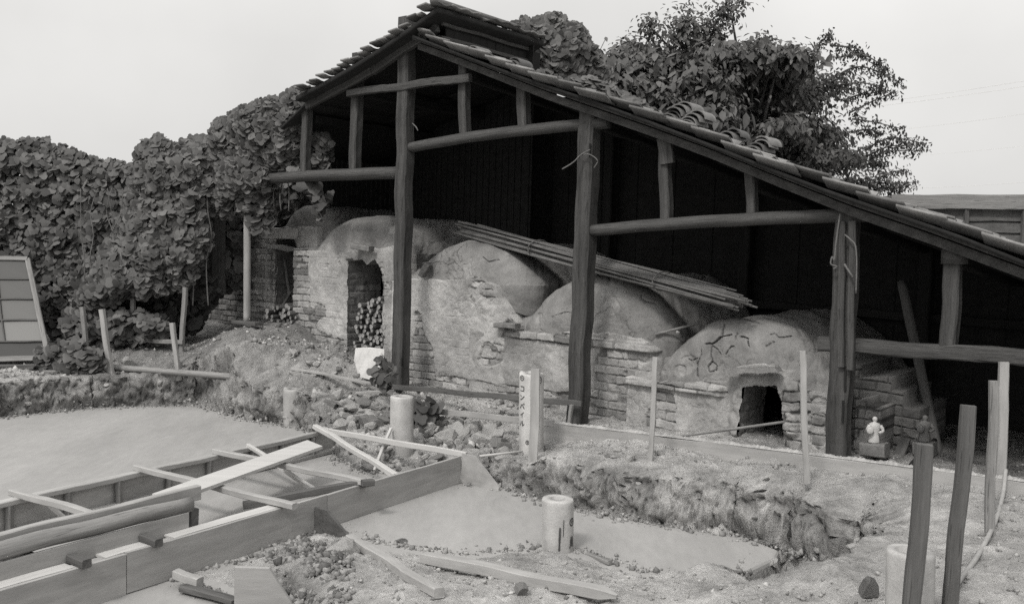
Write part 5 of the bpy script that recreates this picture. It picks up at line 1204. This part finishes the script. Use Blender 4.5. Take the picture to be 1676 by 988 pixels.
def scatter(poly, n, smin, smax, lab, grp, name='stone', pids=None):
    k = 0; xs_ = [p[0] for p in poly]; ys_ = [p[1] for p in poly]
    while k < n:
        x, y = random.uniform(min(xs_), max(xs_)), random.uniform(min(ys_), max(ys_))
        if not inpoly(np.array([x]), np.array([y]), poly)[0]: continue
        p = onground(x, y); stone(p, smin * (smax / smin) ** (random.random() ** 1.5), lab, grp, name, random.choice(pids) if pids else None, cat=name); k += 1
scatter([(500, 650), (600, 655), (640, 660), (640, 700), (560, 705), (500, 690)], 58, .045, .12, 'broken stone in the rubble heap between the two left piles', 'stones between the two left piles')
scatter([(380, 640), (470, 630), (470, 690), (410, 690), (340, 660)], 32, .035, .09, 'broken stone on the slope beside the stubby pile', 'stones beside the stubby pile')
scatter([(680, 690), (760, 680), (845, 720), (840, 750), (780, 745), (690, 730)], 54, .045, .115, 'broken stone in the rubble between the tall pile and the lettered pile', 'stones before the lettered pile')
scatter([(570, 735), (640, 730), (735, 750), (700, 775), (600, 775)], 24, .03, .085, 'earthy stone heaped at the end of the trench', 'stones at the trench end')
scatter([(400, 560), (480, 575), (560, 600), (540, 630), (430, 615), (340, 600)], 34, .03, .09, 'stone on the earth slope below the leftmost kiln door', 'stones below the leftmost door')
scatter([(890, 745), (1000, 735), (1100, 735), (1080, 750), (930, 765)], 18, .02, .055, 'pale stone along the foot of the long form plank', 'stones at the form plank')
scatter([(1240, 750), (1300, 752), (1300, 768), (1250, 768)], 10, .025, .05, 'stone in the dark clod heap before the kiln door', 'stones before the kiln door')
for _ in range(40):
    stone(bankpoint(), random.uniform(.015, .05), 'stone set in the cut earth bank round the pit', 'stones in the bank', sink=.6)
scatter([(1240, 915), (1300, 905), (1350, 905), (1300, 925), (1250, 935)], 8, .03, .06, 'clod lying in the hollow at the end of the concrete', 'clods in the hollow')
# particular stones
stone(onground(853, 970), .045, 'pale cube of stone lying by the pointed stake', pid=8, sc_=(1, 1, 1), sink=0)
stone(onground(800, 720), .13, 'large pale angular stone in the rubble, left of the lettered pile', pid=1, sc_=(1.1, .5, .9), sink=.1)
stone(onground(760, 718), .1, 'upright pointed stone in the rubble, middle of the heap', pid=2, sc_=(.6, .5, 1.1), sink=.1)
stone(onground(655, 892), .07, 'dark crumbly clod lying alone on the near concrete', pid=12, sc_=(1.5, .8, .4), sink=.2, name='clod', cat='clod').data.materials[0]
stone(onground(1421, 975), .075, 'dark round stone on the near earth beside the hollow pile', pid=12, sc_=(.8, .8, 1.1), sink=.2)
stone(onground(560, 905), .1, 'pale boulder beside the slanting square timber', pid=0, sc_=(1.2, .9, .8), sink=.3)
stone(onground(212, 600), .1, 'pale upright stone on the bank behind the lying pole', pid=4, sc_=(.9, .6, .8), sink=0)
stone(onground(590, 690), .12, 'long flat stone slab in the rubble beside the tall pile', pid=7, sc_=(1.7, .6, .35), sink=.1)
stone(onground(552, 655), .1, 'square pale brick on top of the rubble heap', pid=9, sc_=(1, .7, .6), sink=-.1)
stone(onground(398, 588), .13, 'pale flat stone on the slope below the pale pole', pid=6, sc_=(1.4, .8, .4), sink=.1)
stone(FP(1109, 546, .42), .02, 'small white pebble resting in the saddle between the vaults', pid=0, sc_=(1, 1, 1), sink=0)
stone(onground(342, 500), .2, 'large foundation stone beneath the dark left post', pid=11, sc_=(1.1, .8, .9), sink=0)
stone(onground(310, 520), .2, 'earth covered boulder left of the foundation stone', pid=1, sc_=(1.2, .9, .9), sink=.2)
stone(onground(408, 705), .035, 'small dark brick lying on the far concrete floor', pid=8, sc_=(1.2, .7, .5), sink=.3, cat='brick', name='brick')
stone(onground(322, 694), .03, 'thin dark chip lying on the far concrete floor', pid=2, sc_=(1.4, .7, .3), sink=.3)
# white block leaning on the kiln
q0 = FP(575, 622, -.05); q1 = FP(627, 622, -.05)
tag(slab_poly('white_block', [FP(575, 620, -.1), FP(582, 569, .02), FP(606, 568, .02), FP(629, 571, .0), FP(627, 602, -.05), FP(613, 608, -.07), FP(608, 622, -.1), FP(590, 617, -.1)], .1, M['pile']), 'broken white slab leaning under the second kiln door', 'slab')
o = bpy.data.objects['white_block']; a_ = o.data.attributes.new('tone', 'FLOAT', 'POINT'); a_.data.foreach_set('value', np.full(len(o.data.vertices), 1.2, np.float32))
# loose brick on the saddle by the left post
tag(timber('loose_brick', FP(690, 452, .3), FP(702, 432, .33), .1, .06, M['brickstone'], seg=3), 'single brick leaning on the ledge beside the tall post', 'brick')
tag(timber('loose_brick', FP(812, 532, .29), FP(848, 534, .29), .09, .05, M['brickstone'], seg=3), 'long brick resting on the ledge between two vaults', 'brick')
tag(timber('loose_brick', FP(578, 402, .3), FP(608, 408, .3), .08, .06, M['brickstone'], seg=3), 'brick lodged above the broken second kiln door', 'brick')

# ================================================================== FIGURINES
def figurine(base, h, m, lab, turn):
    root = thing('figurine', base, lab, 'figurine'); V = []; Fc = []; ns = 18
    prof = [(0, .0), (.2, .0), (.215, .05), (.19, .25), (.165, .4), (.18, .55), (.2, .66), (.16, .74), (.06, .79), (.06, .81), (.085, .85), (.095, .9), (.085, .95), (.05, .985), (0, 1)]
    for (r_, z) in prof:
        for j in range(ns):
            a_ = j / ns * 2 * math.pi; fl = .8 + (.1 if z > .8 else 0); fold = 1 + (.06 * math.sin(a_ * 6) if z < .5 else 0)
            V.append((base.x + math.cos(a_) * r_ * h * fold * (1.15 if .5 < z < .76 else 1), base.y + math.sin(a_) * r_ * h * fl * fold, base.z + z * h))
    for i in range(len(prof) - 1):
        for j in range(ns): A = i * ns + j; B = i * ns + (j + 1) % ns; Fc.append((A, B, B + ns, A + ns))
    mesh('body', V, Fc, m, root, smooth_=True)
    for sg in (-1, 1):
        sh = base + Vector((sg * .2 * h, -.02 * h, .66 * h)); el = base + Vector((sg * .29 * h, -.1 * h, .48 * h)); ha = base + Vector((sg * .1 * h, -.2 * h, (.5 if sg < 0 else .42) * h))
        tube('sleeve', spline([sh, el, ha], 4), .075 * h, m, root, ns=9, r1=.05 * h)
    # round drum or basket held at its side
    V = []; c = base + Vector((-.24 * h, -.2 * h, .5 * h)); Fc = []
    for k, (rr, dy) in enumerate(((0, -.05), (.1, -.06), (.14, -.03), (.14, .03), (.1, .05), (0, .05))):
        for j in range(14):
            a_ = j / 14 * 2 * math.pi; V.append((c.x + math.cos(a_) * rr * h, c.y + dy * h, c.z + math.sin(a_) * rr * h))
    for i in range(5):
        for j in range(14): A = i * 14 + j; B = i * 14 + (j + 1) % 14; Fc.append((A, A + 14, B + 14, B))
    mesh('drum', V, Fc, m, root, smooth_=True)
    return root
fb = FP(1430, 724, .22)
figurine(fb, .195, M['white'], 'small white clay figure in a robe holding a round object, beside the end post', 0)
tag(timber('brick_plinth', FP(1412, 733, .25), FP(1452, 736, .25), .14, .1, M['brickstone'], seg=3), 'low block under the white clay figure', 'plinth')
fb2 = FP(1512, 722, .6)
figurine(fb2, .2, M['brickstone'], 'dark unglazed clay figure in the shadow behind the square stake', .3)
tag(timber('brick_plinth', FP(1498, 732, .6), FP(1530, 734, .6), .14, .1, M['brickstone'], seg=3), 'low dark block under the unglazed figure', 'plinth')
tag(timber('board', FP(1470, 745, .5), FP(1482, 718, .62), .08, .02, M['dull_wood'], seg=3), 'small board propped between the two clay figures', 'board')

tW = 1.1
old = thing('brick_wall', FP(385, 480, tW), 'low dim wall of old bricks behind the dark left post', 'brick wall')
kiln_wall('wall_face', s_of(330, 400, tW), s_of(440, 400, tW), .2, lambda s: SZ(385, 338, tW)[1], tW, old, 701, None, base_tone=.6, rim=.3)
print('objects', len(bpy.data.objects))
